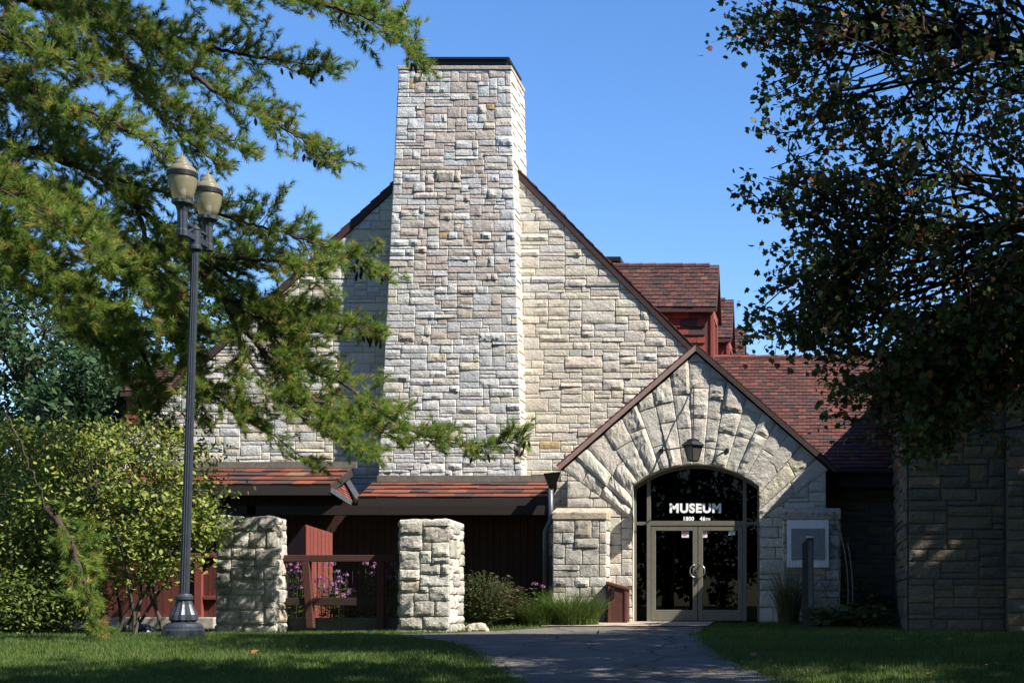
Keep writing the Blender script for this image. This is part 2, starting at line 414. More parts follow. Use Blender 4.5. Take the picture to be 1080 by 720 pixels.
# --- gable wall
ax, az = X(491, G), Z(133, G); sL, sR = .92, 1.01
gl, gr = X(116, G), X(800, G)
H_L = az - sL*(ax-gl); H_R = az - sR*(gr-ax)
mb = MB()
chL, chR = X(396, G), X(553, G)
def skipc(u0, u1, v0, v1):
    x0, x1 = gl+u0, gl+u1
    z1 = BZ+v1; z0 = BZ+v0
    if z0 > az - sL*(ax-x1) and x1 < ax: return True
    if z0 > az - sR*(x0-ax) and x0 > ax: return True
    if x0 > chL+.55 and x1 < chR-.3: return True
    if z1 < 2.6: return True
    return False
wall_face(mb, (gl, G, BZ), (1,0,0), (0,0,1), gr-gl, az-BZ, lambda u, v, r: ('grey' if (gl+u < chL and r.random() < .5) else 'cream'), rng, skip=skipc, ch=.085, cw=.095, wr=(3, 8))
mb.prism([(gl, BZ), (gr, BZ), (gr, H_R), (ax, az), (gl, H_L)], G-.001, G+.45, MORTAR)
nL = Vector((-sL, 0, 1)).normalized(); nR = Vector((sR, 0, 1)).normalized()
mb.build('gable_wall', M_STONE, mus, cuts=[((ax, G, az), nL), ((ax, G, az), nR)])
# --- main roof
mb = MB(); L = 26.0
for sgn, sl, xe in ((-1, sL, gl-.5), (1, sR, X(730, G)+2.3)):
    ze = az - sl*abs(xe-ax)
    V = Vector((ax-xe, 0, az-ze)); H = V.length; V.normalize()
    N = Vector((sgn*sl, 0, 1)).normalized()
    th = .13
    poly = [(xe, ze+.02), (xe+N.x*th, ze+N.z*th+.02), (ax+N.x*0, az+th/N.z+.02), (ax, az+.02)]
    if sgn > 0: poly = poly[::-1]
    mb.prism(poly[::-1], G-.05, G+L, (.05, .028, .025))
    if sgn > 0: add_tiles(mb, Vector((xe, G-.065, ze))+N*(th+.02), (0,1,0), V, L, H, rng, .4, .3, .03)
    else: add_tiles(mb, Vector((xe, G-.065+L, ze))+N*(th+.02), (0,-1,0), V, L, H, rng, .4, .3, .03)
mb.build('main_roof', M_TILE, mus)
mb = MB()
mb.box(gl+1, gr+.6, G+.5, G+L, BZ, 3.2, (.2, .19, .17))
mb.build('rear_wall', M_STONE, mus)
# --- chimney
CF = 31.5; CB = 32.92
zb, zt = BZ, Z(74, CF)
bl, br = X(391, CF), X(555, CF); tl, tr = X(421, CF), X(538.5, CF)
Hc = zt-zb; Wc = br-bl
def tap(u, v):
    k = v/Hc; a = bl+(tl-bl)*k; b = br+(tr-br)*k
    return a + (b-a)*u/Wc - bl
mb = MB()
def chpal(u, v, r):
    k = v/Hc; edge = min(u, Wc-u) < .35
    if edge: return 'grey' if r.random() < .85 else 'cream'
    if k > .62: return 'tan' if r.random() < .78 else 'grey'
    if k > .5: return 'tan' if r.random() < .4 else 'grey'
    return 'grey' if r.random() < .9 else 'cream'
wall_face(mb, (bl, CF, zb), (1,0,0), (0,0,1), Wc, Hc, chpal, rng, taper=tap, skip=lambda a, b, c, d: zb+d < 2.6, ch=.078, cw=.085, wr=(3, 8), hw=((1, 3), (2, 6), (3, 2)))
D = CB-CF
for side in (1, -1):
    e0, e1 = (br, tr) if side > 0 else (bl, tl)
    for u0, u1, v0, v1 in ashlar(D, Hc, rng, ch=.12, cw=.12, wr=(3, 6)):
        if zb+v1 < 2.6: continue
        def F(s, t):
            v = v0+(v1-v0)*t; u = u0+(u1-u0)*s
            yy = CF+u if side > 0 else CB-u
            return Vector((e0+(e1-e0)*v/Hc, yy, zb+v))
        add_stone(mb, F, u1-u0, v1-v0, Vector((side, 0, 0)), pick('cream' if rng.random() < .7 else 'grey', rng), rng, amp=.018)
q = .001
vs = [(bl+q, CF-q*0+q, zb), (br-q, CF+q, zb), (br-q, CB, zb), (bl+q, CB, zb), (tl+q, CF+q, zt-.01), (tr-q, CF+q, zt-.01), (tr-q, CB, zt-.01), (tl+q, CB, zt-.01)]
mb.add(vs, [(3,2,1,0),(4,5,6,7),(0,1,5,4),(1,2,6,5),(2,3,7,6),(3,0,4,7)], MORTAR)
chim = mb.build('chimney', M_STONE, mus)
mb = MB(); mb.box(tl-.03, tr+.03, CF-.03, CB+.02, zt-.002, zt+.09, (.40, .33, .26)); mb.build('cap_stone', M_STONE, chim, bevel=.015)
mb = MB(); mb.box(tl+.42, tr-.10, CF+.06, CB-.15, zt+.09, zt+.24); mb.box(tl+.38, tr-.03, CF+.0, CB-.1, zt+.24, zt+.29)
mb.build('metal_cap', M_BLACK, chim)
# --- roof vent far along the ridge
mb = MB(); d = 37.0; mb.box(X(618, d), X(651, d), d, d+1.2, Z(420, d), Z(276, d)); mb.box(X(616, d), X(655, d), d-.1, d+1.3, Z(276, d), Z(271.5, d))
mb.build('roof_vent', M_BLACK, mus)
# --- dormers on the right slope (and one on the left)
RED = (.17, .045, .032)
def dormer(front, rz, ez, d0, half, name='dormer', sgn=1, back=3.6):
    """front: X of its window face, ridge height rz, eave height ez, middle depth d0"""
    xb = front - sgn*back; lo = rz-3.6
    mb = MB(); hw = half-.13
    x0, x1 = min(front, xb), max(front, xb)
    mb.box(x0+.0, x1-.0, d0-hw+.03, d0+hw-.03, lo, ez+.12, (.13, .04, .03))
    mb.prism([], 0, 0) if False else None
    vs = [(front, d0-hw, ez+.1), (front, d0+hw, ez+.1), (front, d0, rz-.1), (xb, d0-hw, ez+.1), (xb, d0+hw, ez+.1), (xb, d0, rz-.1)]
    mb.add(vs, [(0,1,2), (3,5,4), (0,2,5,3), (1,4,5,2)], RED)
    add_tiles(mb, (x0, d0-hw+.03, lo), (1,0,0), (0,0,1), x1-x0-.12, ez-lo, rng, .40, .19, .045, [((.17,.038,.028), 6), ((.21,.05,.033), 3), ((.10,.033,.03), 3), ((.045,.027,.03), 3)])
    body = mb.build(name, M_TILE, mus)
    mb = MB()
    xo0, xo1 = x0-.0, x1+.0
    if sgn > 0: xo1 += .16
    else: xo0 -= .16
    for sg in (-1, 1):
        V = Vector((0, -sg*half, rz-ez)); H = V.length
        O = Vector((xo0 if sg < 0 else xo1, d0+sg*half, ez))
        add_tiles(mb, O+Vector((0, 0, .06)), (1,0,0) if sg < 0 else (-1,0,0), V, xo1-xo0, H, rng, .17, .13, .022, [((.058,.026,.023), 6), ((.08,.031,.026), 4), ((.038,.023,.023), 4), ((.10,.044,.031), 1)])
        a = Vector((0, d0+sg*half, ez)); t = .05
        mb.add([(xo0, d0+sg*half, ez-.06), (xo1, d0+sg*half, ez-.06), (xo1, d0+sg*half, ez+.05), (xo0, d0+sg*half, ez+.05), (xo0, d0, rz-.06), (xo1, d0, rz-.06), (xo1, d0, rz+.05), (xo0, d0, rz+.05)],
               [(0,1,2,3),(4,7,6,5),(3,2,6,7),(0,4,5,1),(1,5,6,2),(0,3,7,4)], (.06, .03, .028))
    for k in range(int((xo1-xo0)/.32)):
        kk = rng.uniform(.8, 1.2)
        xa = xo0+k*.32
        mb.tube([(xa, d0, rz+.04+rng.uniform(0, .01)), (min(xo1+.02, xa+.33), d0, rz+.06)], .075, 8, tuple(c*kk for c in (.09,.036,.03)))
    mb.build('dormer_roof', M_TILE, body)
    mb = MB(); fx = front+sgn*.004
    def bx(ya, yb, za, zb_, dep):
        a, b = (fx, fx+sgn*dep); mb.box(min(a, b), max(a, b), ya, yb, za, zb_, (.21, .052, .038))
    bx(d0-hw, d0-hw+.14, lo, ez+.08, .07); bx(d0+hw-.14, d0+hw, lo, ez+.08, .07); bx(d0-hw+.14, d0+hw-.14, ez-.12, ez+.08, .06)
    bx(d0-.06, d0+.06, lo, ez-.12, .05); bx(d0-hw+.14, d0+hw-.14, ez-1.3, ez-1.2, .055)
    wf = mb.build('window_frame', M_WOOD, body)
    mb = MB(); a, b = fx+sgn*.012, fx+sgn*.02
    mb.box(min(a, b), max(a, b), d0-hw+.1, d0+hw-.1, ez-1.2, ez-.1); mb.build('pane', M_BLACK, wf)
    return body
dd = 34.0
dm = dormer(X(750, dd-.5), Z(283, dd), Z(327, dd-.75), dd, .85)
for k, off in enumerate((3.9, 7.8, 11.7)): copy_tree(dm, mus, (.12*(k+1), off, -.06*k))
dormer(X(152, 34), Z(392, 34), Z(416, 33.3), 34.0, .85, sgn=-1, back=3.0)
# --- wing to the right
WD = 31.5
mb = MB()
wx0, wx1 = .1, 1.9
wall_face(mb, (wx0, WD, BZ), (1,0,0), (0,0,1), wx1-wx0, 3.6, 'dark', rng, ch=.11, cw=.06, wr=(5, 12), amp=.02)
mb.box(wx0, wx1, WD+.006, WD+.4, BZ, 4.6, (.15, .14, .125))
mb.build('wing_wall', M_STONE, mus)
mb = MB(); ed, ez = 31.0, Z(496, 31.0); rd, rz = 33.9, Z(380, 33.9)
wl, wr_ = X(748, 33), 9.0
V = Vector((0, rd-ed, rz-ez)); Hs = V.length
add_tiles(mb, (wl, ed, ez+.06), (1,0,0), V, wr_-wl, Hs, rng, .19, .125, .022, [((.082,.029,.023), 6), ((.11,.037,.027), 3), ((.057,.025,.023), 5), ((.038,.024,.024), 2)])
mb.add([(wl, ed, ez-.05), (wr_, ed, ez-.05), (wr_, ed, ez+.05), (wl, ed, ez+.05), (wl, rd, rz-.05), (wr_, rd, rz-.05), (wr_, rd, rz+.05), (wl, rd, rz+.05)],
       [(0,1,2,3),(4,7,6,5),(3,2,6,7),(0,4,5,1),(1,5,6,2),(0,3,7,4)], (.05, .03, .028))
mb.add([(wl, rd, rz+.05), (wr_, rd, rz+.05), (wr_, rd+3.2, ez), (wl, rd+3.2, ez)], [(0,1,2,3)], (.1, .04, .03))
for k in range(int((wr_-wl)/.34)):
    kk = rng.uniform(.8, 1.2); xa = wl+k*.34
    mb.tube([(xa, rd, rz+.05), (xa+.36, rd, rz+.065)], .075, 8, tuple(c*kk for c in (.14,.05,.035)))
wroof = mb.build('wing_roof', M_TILE, mus)
mb = MB(); mb.box(.35, 1.9, ed+.004, ed+.05, ez-.36, ez-.02, (.02, .018, .018)); mb.box(.35, 1.9, ed+.05, WD-.01, ez-.37, ez-.33, (.03, .026, .024))
mb.tube([(.35, ed-.07, ez-.02), (1.95, ed-.07, ez-.03)], .06, 8, (.02, .02, .02)); mb.build('fascia', M_WOOD, wroof)

# --- entrance block
ecx = X(734, E); apz = Z(373, E); hs_ = .875
exl, exr = X(598, E), X(871, E)
acz = Z(597, E); R = 107.6/50; jx = 66.5/50; jl, jr = ecx-jx, ecx+jx
AM = math.radians(54)
mb = MB()
rayL = Vector((-math.cos(AM), 0, -math.sin(AM))); rayR = Vector((math.cos(AM), 0, -math.sin(AM)))
cuts_roof = [((ecx, E, apz), Vector((-hs_, 0, 1)).normalized()), ((ecx, E, apz), Vector((hs_, 0, 1)).normalized())]
# fan of long voussoirs
fan = MB(); n = 17
edges = [-AM]
ws = [rng.uniform(.8, 1.25) for _ in range(n)]; tot = sum(ws)
for q_ in ws: edges.append(edges[-1] + 2*AM*q_/tot)
for a0, a1 in zip(edges, edges[1:]):
    am = (a0+a1)/2
    rin = lambda a: R if abs(math.sin(a))*R < jx else jx/max(1e-6, abs(math.sin(a)))
    brk = [0, 1.0]
    rm = rin(am); rmx = min(4.9, (apz-acz)/(math.cos(am)+hs_*abs(math.sin(am)))+.35)
    ln = rmx-rm; cutsr = []
    c0 = rng.uniform(.5, 1.1) if ln > .9 else 9
    while c0 < ln-.45: cutsr.append(c0/ln); c0 += rng.uniform(.4, .85)
    if ln > 1.0 and not cutsr and rng.random() < .8: cutsr.append(rng.uniform(.45, .7))
    bs = [0]+cutsr+[1]
    for b0, b1 in zip(bs, bs[1:]):
        def F(s, t):
            a = a0+(a1-a0)*s; r0 = rin(a); k = b0+(b1-b0)*t; r = r0+(rmx-r0)*k
            return Vector((ecx+r*math.sin(a), E, acz+r*math.cos(a)))
        rr = rm+ln*(b0+b1)/2
        add_stone(fan, F, (a1-a0)*rr, ln*(b1-b0), Vector((0,-1,0)), pick('arch', rng), rng, amp=rng.choice((.016, .024, .034)), res=.05, gap=.003)
fan.build('entrance_arch', M_STONE, mus, cuts=cuts_roof)
for sd in (-1, 1):
    m2 = MB()
    x0, x1 = (exl, jl) if sd < 0 else (jr, exr)
    wall_face(m2, (x0, E, BZ), (1,0,0), (0,0,1), x1-x0, 4.1, 'arch', rng, ch=.11, cw=.06, wr=(5, 11), hw=((1, 1), (2, 6), (3, 2)))
    m2.build('entrance_wall', M_STONE, mus, cuts=cuts_roof+[((ecx, E, acz), (Vector((math.cos(AM), 0, math.sin(AM))) if sd < 0 else Vector((-math.cos(AM), 0, math.sin(AM)))))])
# backing with the arched hole + reveal
mb = MB(); na = 24
arc = []
amx = math.asin(jx/R)
for k in range(na+1):
    a = -amx+2*amx*k/na; arc.append((ecx+R*math.sin(a), acz+R*math.cos(a)))
eL = apz-hs_*(ecx-exl); eR = apz-hs_*(exr-ecx)
def ring(y): return [(jl, y, BZ)]+[(x, y, z) for x, z in arc]+[(jr, y, BZ)]
inn = ring(E+.001); m_ = len(inn)
# outer polyline matched to the inner one
def outer(x, z, y):
    dx, dz = x-ecx, z-acz
    if z <= BZ+.01: return (exl if x < ecx else exr, y, BZ)
    r = min((apz-acz)/(dz/math.hypot(dx, dz)+hs_*abs(dx)/math.hypot(dx, dz)), 99)
    xx, zz = ecx+dx/math.hypot(dx, dz)*r, acz+dz/math.hypot(dx, dz)*r
    return (xx, y, zz)
out_ = [outer(x, z, y) for x, y, z in inn]
out_[0] = (exl, E+.001, BZ); out_[-1] = (exr, E+.001, BZ)
mb.add(inn+out_, [(i, i+1, m_+i+1, m_+i) for i in range(m_-1)], MORTAR)
mb.add([inn[0], inn[1], out_[1], (exl, E+.001, eL), (exl, E+.001, BZ)], [(0,1,2,3,4)], MORTAR)
mb.add([inn[-1], inn[-2], out_[-2], (exr, E+.001, eR), (exr, E+.001, BZ)], [(4,3,2,1,0)], MORTAR)
mb.box(exl, exl+.4, E+.01, G, BZ, eL-.02, (.45, .42, .36)); mb.box(exr-.4, exr, E+.01, G, BZ, eR-.02, (.45, .42, .36))
mb.build('entrance_backing', M_STONE, mus)
mb = MB(); f2 = [(x, E-.02, z) for x, y, z in inn]; b2 = [(x, E+.32, z) for x, y, z in inn]
mb.add(f2+b2, [(i, m_+i, m_+i+1, i+1) for i in range(m_-1)], (.52, .49, .42))
mb.build('arch_reveal', M_STONE, mus)
# roof of the entrance
mb = MB(); y0, y1 = E-.10, G+.02
rbx = [X(589, E-.1), X(882, E-.1)]
ex_ap = apz+.10
for sg in (-1, 1):
    xe = rbx[0] if sg < 0 else rbx[1]
    ze = ex_ap-hs_*abs(xe-ecx)
    V = Vector((ecx-xe, 0, ex_ap-ze)); Hh = V.length; N = Vector((sg*hs_, 0, 1)).normalized()
    poly = [(xe, ze), (ecx, ex_ap), (ecx, ex_ap+.06/N.z), (xe+N.x*.06, ze+N.z*.06)]
    if sg > 0: poly = poly[::-1]
    mb.prism(poly, y0+.05, y1, (.07, .04, .034))
    O = Vector((xe, y0 if sg > 0 else y1, ze))+N*.065
    add_tiles(mb, O, (0,1,0) if sg > 0 else (0,-1,0), V, y1-y0, Hh, rng, .2, .135, .026, TILES)
eroof = mb.build('entrance_roof', M_TILE, mus)
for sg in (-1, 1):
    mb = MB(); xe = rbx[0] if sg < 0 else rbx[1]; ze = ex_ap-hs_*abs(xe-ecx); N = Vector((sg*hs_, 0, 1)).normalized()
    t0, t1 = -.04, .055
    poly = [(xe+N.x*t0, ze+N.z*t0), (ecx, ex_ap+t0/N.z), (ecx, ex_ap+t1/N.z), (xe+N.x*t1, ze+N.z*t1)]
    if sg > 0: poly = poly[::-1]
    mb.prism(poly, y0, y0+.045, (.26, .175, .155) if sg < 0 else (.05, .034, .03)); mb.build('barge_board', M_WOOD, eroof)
# buttresses
def buttress(xa, xb, wd):
    mb = MB(); f = E-.5; zt_ = Z(548, f)
    wall_face(mb, (xa, f, BZ), (1,0,0), (0,0,1), xb-xa, zt_-BZ, lambda u, v, r: 'pillar' if r.random() < .7 else 'tan', rng, ch=.11, cw=.05, wr=(4, 11), hw=((1, 2), (2, 6), (3, 1)))
    for sd in (1, -1):
        O = (xb, f, BZ) if sd > 0 else (xa, E, BZ)
        wall_face(mb, O, (0, sd, 0), (0,0,1), .5, zt_-BZ, 'pillar', rng, ch=.24, cw=.16, wr=(2, 3), hw=((1, 1),))
    mb.box(xa+.01, xb-.01, f+.01, E, BZ, zt_, MORTAR)
    b = mb.build('buttress', M_PSTONE, mus)
    mb = MB(); 
    vs = [(xa-.02, f-.03, zt_+.003), (xb+.02, f-.03, zt_+.003), (xb+.02, E-.02, zt_+.003), (xa-.02, E-.02, zt_+.003), (xa-.02, f-.03, zt_+.16), (xb+.02, f-.03, zt_+.16), (xb+.02, E-.02, zt_+.28), (xa-.02, E-.02, zt_+.28)]
    mb.add(vs, [(3,2,1,0),(4,5,6,7),(0,1,5,4),(1,2,6,5),(2,3,7,6),(3,0,4,7)], (.40, .33, .25)); mb.build('cap_stone', M_PSTONE, b, bevel=.02)
buttress(X(583, 29.5), X(639.5, 29.5), 0); buttress(X(826, 29.5), X(886, 29.5), 0)

# --- glazed doorway
DY = E+.24
zh, zs = Z(553.5, DY), zg(30)+.035                       # transom height, sill
fw = .07
def fb(m, xa, xb, za, zb_, dep=.09, off=0): m.box(xa, xb, DY-dep/2+off, DY+dep/2+off, za, zb_)
dl, dr = X(685, DY), X(785, DY)
def ztop(x): return acz+math.sqrt(max(0, R*R-(x-ecx)**2))
mb = MB()
fb(mb, jl-.03, jl+.045, zs, ztop(jl+.03)); fb(mb, jr-.045, jr+.03, zs, ztop(jr-.03))
fb(mb, dl-.05, dl+.03, zs, ztop(dl)-.01, .1); fb(mb, dr-.03, dr+.05, zs, ztop(dr)-.01, .1)
fb(mb, dl+.03, dr-.03, zh-.01, zh+.09, .1); fb(mb, jl+.045, dl-.05, zh-.0, zh+.07, .085); fb(mb, dr+.05, jr-.045, zh-.0, zh+.07, .085)
# arched head
a0_ = [(ecx+(R-.07)*math.sin(a), acz+(R-.07)*math.cos(a)) for a in np.linspace(-amx*.99, amx*.99, na+1)]
a1_ = [(ecx+(R+.02)*math.sin(a), acz+(R+.02)*math.cos(a)) for a in np.linspace(-amx*.99, amx*.99, na+1)]
for i in range(na):
    mb.prism([a0_[i], a0_[i+1], a1_[i+1], a1_[i]], DY-.046, DY+.046)
dfr = mb.build('door_frame', M_FRAME, mus)
# panes of the frame
def pane(xa, xb, za, zb_, arch=False, parent=dfr, dy=0.0, arch_n=14):
    mb = MB(); top = [(x, (ztop(x)-.03) if arch else zb_) for x in np.linspace(xb, xa, arch_n if arch else 2)]
    mb.prism([(xa, za), (xb, za)]+top, DY+.006+dy, DY+.012+dy); return mb.build('pane', M_GLASS, parent)
pane(jl+.04, dl-.045, zs, zh); pane(jl+.04, dl-.045, zh+.07, 0, True); pane(dr+.045, jr-.04, zs, zh); pane(dr+.045, jr-.04, zh+.07, 0, True)
pane(dl+.025, dr-.025, zh+.085, 0, True, arch_n=30)
mid = X(736, DY)
doors = []
for a, b, hx in ((dl+.035, mid-.008, mid-.06), (mid+.008, dr-.035, mid+.06)):
    mb = MB(); st = .10; bt = .24
    fb(mb, a, a+st, zs+.01, zh-.015, .06, -.01); fb(mb, b-st, b, zs+.01, zh-.015, .06, -.01); fb(mb, a+st, b-st, zh-.12, zh-.015, .06, -.01); fb(mb, a+st, b-st, zs+.01, zs+bt, .06, -.01)
    dr_ = mb.build('door', M_FRAME, mus, bevel=.006); doors.append(dr_)
    pane(a+st-.01, b-st+.01, zs+bt-.01, zh-.11, parent=dr_, dy=-.01)
    mb = MB(); hz = Z(602, DY); rr = .13; pts = []
    sg = -1 if hx < mid else 1
    for k in range(13):
        an = math.radians(-90+180*k/12); pts.append((hx+sg*rr*.75*math.cos(an), DY-.09-.03*math.cos(an), hz+rr*math.sin(an)))
    pts = [(hx, DY-.04, hz-rr)]+pts+[(hx, DY-.04, hz+rr)]
    mb.tube(pts, .014, 8); mb.build('handle', M_CHROME, dr_, smooth=True)
# interior behind the doors
mb = MB(); I0, I1 = DY+.1, G-.05
mb.add([(jl-.1, I0, BZ+.1), (jr+.1, I0, BZ+.1), (jr+.1, I1, BZ+.1), (jl-.1, I1, BZ+.1), (jl-.1, I0, 4.6), (jr+.1, I0, 4.6), (jr+.1, I1, 4.6), (jl-.1, I1, 4.6)],
       [(0,1,2,3),(7,6,5,4),(2,1,5,6),(3,2,6,7),(0,3,7,4)]); mb.build('vestibule', M_DARK, mus)
mb = MB(); pts = []; nn = 60
for k in range(nn+1):
    x = dl+.1+k*(.95/nn); pts.append((x, I1-.25+.04*math.sin(k*1.3)))
mb.add([(x, y, zs+.05) for x, y in pts]+[(x, y, zh+.0) for x, y in pts], [(i, i+1, nn+2+i, nn+1+i) for i in range(nn)]); mb.build('curtain', M_CURT, mus, smooth=True)
# lettering
def text(body, name, size, loc, weight=0, parent=None, scale=(1, 1)):
    cu = bpy.data.curves.new(name, 'FONT'); cu.body = body; cu.size = size; cu.align_x = 'CENTER'; cu.align_y = 'BOTTOM_BASELINE'
    cu.offset = weight; cu.extrude = .003; cu.space_character = 1.12
    o = bpy.data.objects.new(name, cu); COL.objects.link(o)
    dg = bpy.context.evaluated_depsgraph_get(); me = bpy.data.meshes.new_from_object(o.evaluated_get(dg)); bpy.data.objects.remove(o)
    me.transform(Matrix.Translation(loc) @ Matrix.Rotation(math.pi/2, 4, 'X') @ Matrix.Diagonal((scale[0], scale[1], 1, 1)))
    me.color_attributes.new('col', 'FLOAT_COLOR', 'POINT'); me.materials.clear()
    return link(name, me, M_WHITE, parent)
TY = DY-.008
text('MUSEUM', 'museum_lettering', .262, (X(733.5, TY), TY, Z(540, TY)), .012, dfr, (1.0, 1.0))
text('1800', 'number_lettering', .115, (X(726, TY), TY, Z(548.6, TY)), .005, dfr, (.95, 1.0))
text('46', 'street_lettering', .115, (X(741, TY), TY, Z(548.6, TY)), .005, dfr, (.95, 1.0))
text('TH', 'street_lettering', .075, (X(746.6, TY), TY, Z(548.6, TY)), .003, dfr, (.95, 1.0))
# stickers on the doors
for k, (pa, pb, ya, yb, di) in enumerate(((719, 726.5, 559, 566.5, 0), (738, 746, 559, 566.5, 1), (768.5, 775.5, 559.5, 564, 1))):
    mb = MB(); mb.box(X(pa, TY), X(pb, TY), TY-.002, TY+.001, Z(yb, TY), Z(ya, TY)); st_ = mb.build('sticker', M_PANEL, doors[di])
    if k < 2:
        mb = MB(); cx_, cz_ = X((pa+pb)/2, TY), Z(562, TY); pts = [(cx_+.045*math.cos(a), TY-.004, cz_+.045*math.sin(a)) for a in np.linspace(0, 2*math.pi, 17)]
        mb.tube(pts, .005, 5); mb.tube([(cx_-.03, TY-.004, cz_+.03), (cx_+.03, TY-.004, cz_-.03)], .005, 5); mb.build('prohibition_symbol', M_STICK, st_)
mb = MB(); mb.lathe((X(762, DY+.3), DY+.3, Z(610, DY+.3)), [(.01, 0), (.05, .015), (.06, .04), (.01, .06)], 10); mb.build('white_mark', M_WHITE, mus)  # small white mark behind the door glass

# --- porch roof on the left of the gable
def porch_roof(pa, pb, dw, ytop, de, yeave, name, pal):
    mb = MB(); xa, xb = X(pa, de), X(pb, de)
    zt_, ze = Z(ytop, dw), Z(yeave, de)
    V = Vector((0, dw-de, zt_-ze))
    add_tiles(mb, (xa, de, ze+.05), (1,0,0), V, xb-xa, V.length, rng, .42, V.length/4, .035, pal)
    mb.add([(xa, de, ze-.12), (xb, de, ze-.12), (xb, de, ze+.045), (xa, de, ze+.045), (xa, dw, zt_-.12), (xb, dw, zt_-.12), (xb, dw, zt_+.045), (xa, dw, zt_+.045)],
           [(0,1,2,3),(4,7,6,5),(3,2,6,7),(0,4,5,1),(1,5,6,2),(0,3,7,4)], (.03, .022, .02))
    r = mb.build(name, M_TILE, mus)
    mb = MB(); mb.box(xa, xb, de-.04, de-.004, ze-.16, ze+.03, (.025, .02, .02)); mb.build('fascia', M_WOOD, r)
    mb = MB(); mb.box(xa+.1, xb+ .1, dw-.06, dw-.02, zt_+.05, zt_+.19); mb.build('flashing', M_FLASH, r)
    return r
CFY = CF-.08
pr1 = porch_roof(378, 578, CFY, 510.5, 30.4, 527, 'porch_roof', TILES_BR)
pr2 = porch_roof(100, 349, CFY, 496, 30.0, 514, 'porch_roof', TILES_BR)
# hipped return and valley between the two porch roofs
mb = MB()
a = P(334, 498, CFY-.1); b = P(349, 515, 30.0); c = P(374, 531, 30.5); e = P(368, 509, CFY-.1)
mb.add([a, b, c, e, a-Vector((0,0,.1)), b-Vector((0,0,.1)), c-Vector((0,0,.1)), e-Vector((0,0,.1))], [(0,1,2,3),(7,6,5,4),(1,5,6,2),(0,4,5,1),(2,6,7,3)], (.03, .022, .02))
U_ = (c-b).normalized(); V_ = (e-c); V_ = (V_-U_*V_.dot(U_)); 
for r_ in range(7):
    for k_ in range(5):
        def L4(s, t): return (b.lerp(c, s)).lerp(a.lerp(e, s), t)
        s0, s1, t0, t1 = k_/5+.01, (k_+1)/5-.01, r_/7, (r_+1)/7+.02
        kk = rng.uniform(.8, 1.1); col = tuple(v*kk for v in rng.choice(((.17,.05,.035), (.2,.06,.04), (.11,.045,.04))))
        nn_ = Vector((.35, -.5, .8)).normalized()
        mb.add([L4(s0, t0)+nn_*.03, L4(s1, t0)+nn_*.03, L4(s1, t1)+nn_*.012, L4(s0, t1)+nn_*.012, L4(s0, t0), L4(s1, t0)], [(0,1,2,3),(4,5,1,0)], col)
hip = mb.build('porch_hip', M_TILE, mus)
mb = MB(); mb.bar(P(366, 508, CFY-.12)+Vector((0,-.02,.05)), P(379, 529, 30.4)+Vector((0,-.03,.05)), .13, .02); mb.build('valley_flashing', M_GREYMET, hip)
mb = MB(); mb.bar(b+Vector((0,-.03,-.03)), c+Vector((0,-.03,-.03)), .04, .10); mb.build('fascia', M_GREYMET, hip)
# porch interior: red boarded wall, posts, floor beam
def boards(mb, xa, xb, y, za, zb_, col, bw=.15, face=-1, rng=rng):
    n = max(1, round((xb-xa)/bw)); w_ = (xb-xa)/n
    mb.box(xa, xb, y+.03, y+.06, za, zb_, tuple(c*.5 for c in col))
    for i in range(n):
        k = rng.uniform(.85, 1.12); mb.box(xa+i*w_+.005, xa+(i+1)*w_-.005, y, y+.029, za, zb_, tuple(c*k for c in col))
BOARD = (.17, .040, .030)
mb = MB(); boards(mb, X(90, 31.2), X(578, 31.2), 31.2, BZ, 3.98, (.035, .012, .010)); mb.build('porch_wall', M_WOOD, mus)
for px in (262,):
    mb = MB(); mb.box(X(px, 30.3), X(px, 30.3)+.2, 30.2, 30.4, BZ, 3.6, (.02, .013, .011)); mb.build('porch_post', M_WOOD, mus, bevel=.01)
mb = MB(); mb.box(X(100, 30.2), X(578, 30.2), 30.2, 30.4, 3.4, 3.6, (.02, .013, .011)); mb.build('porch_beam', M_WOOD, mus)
# rainwater hopper and pipe in the corner
mb = MB(); d = 29.9
cx_ = X(581, d)
mb.tube([(cx_, d, Z(512, d)), (cx_, d, Z(548, d)), (cx_-.12, d, Z(560, d)), (cx_-.12, d, BZ)], .055, 10); dp = mb.build('downspout', M_GREYMET, mus, smooth=True)
mb = MB(); mb.add([P(573, 499, d-.15), P(592, 497, d-.15), P(592, 497, d+.15), P(573, 499, d+.15), P(578, 512, d-.08), P(586, 512, d-.08), P(586, 512, d+.08), P(578, 512, d+.08)], [(0,1,2,3),(7,6,5,4),(4,5,1,0),(5,6,2,1),(6,7,3,2),(7,4,0,3)])
mb.build('hopper', M_BLACK, dp)
# sunlit corner of red porch wall: brighter boards, eave shadow edge as sloping top
mb = MB(); dN = 28.0
e0 = P(322, 553, dN); lft = P(299, 583, dN+.75); rgt = P(350, 562, dN+.75); bk = P(326, 570, dN+1.4)
base = lambda p: Vector((p.x, p.y, BZ))
mb.add([base(lft), base(e0), base(rgt), base(bk), lft, e0, rgt, bk], [(0,1,5,4),(1,2,6,5),(2,3,7,6),(3,0,4,7),(4,5,6,7)], (.15, .036, .027))
for A, B in ((lft, e0), (e0, rgt)):
    nrm = Vector((B.y-A.y, -(B.x-A.x), 0)).normalized()
    for i in range(7):
        s = i/7; p = A.lerp(B, s+.07); q0 = A.lerp(B, s+.005); q1 = A.lerp(B, s+.135)
        k = rng.uniform(.85, 1.1)
        mb.add([base(q0)+nrm*.02, base(q1)+nrm*.02, q1+nrm*.02, q0+nrm*.02], [(0,1,2,3)], tuple(c*k for c in (.14, .034, .026)))
mb.build('sunlit_wall_corner', M_WOOD, mus)

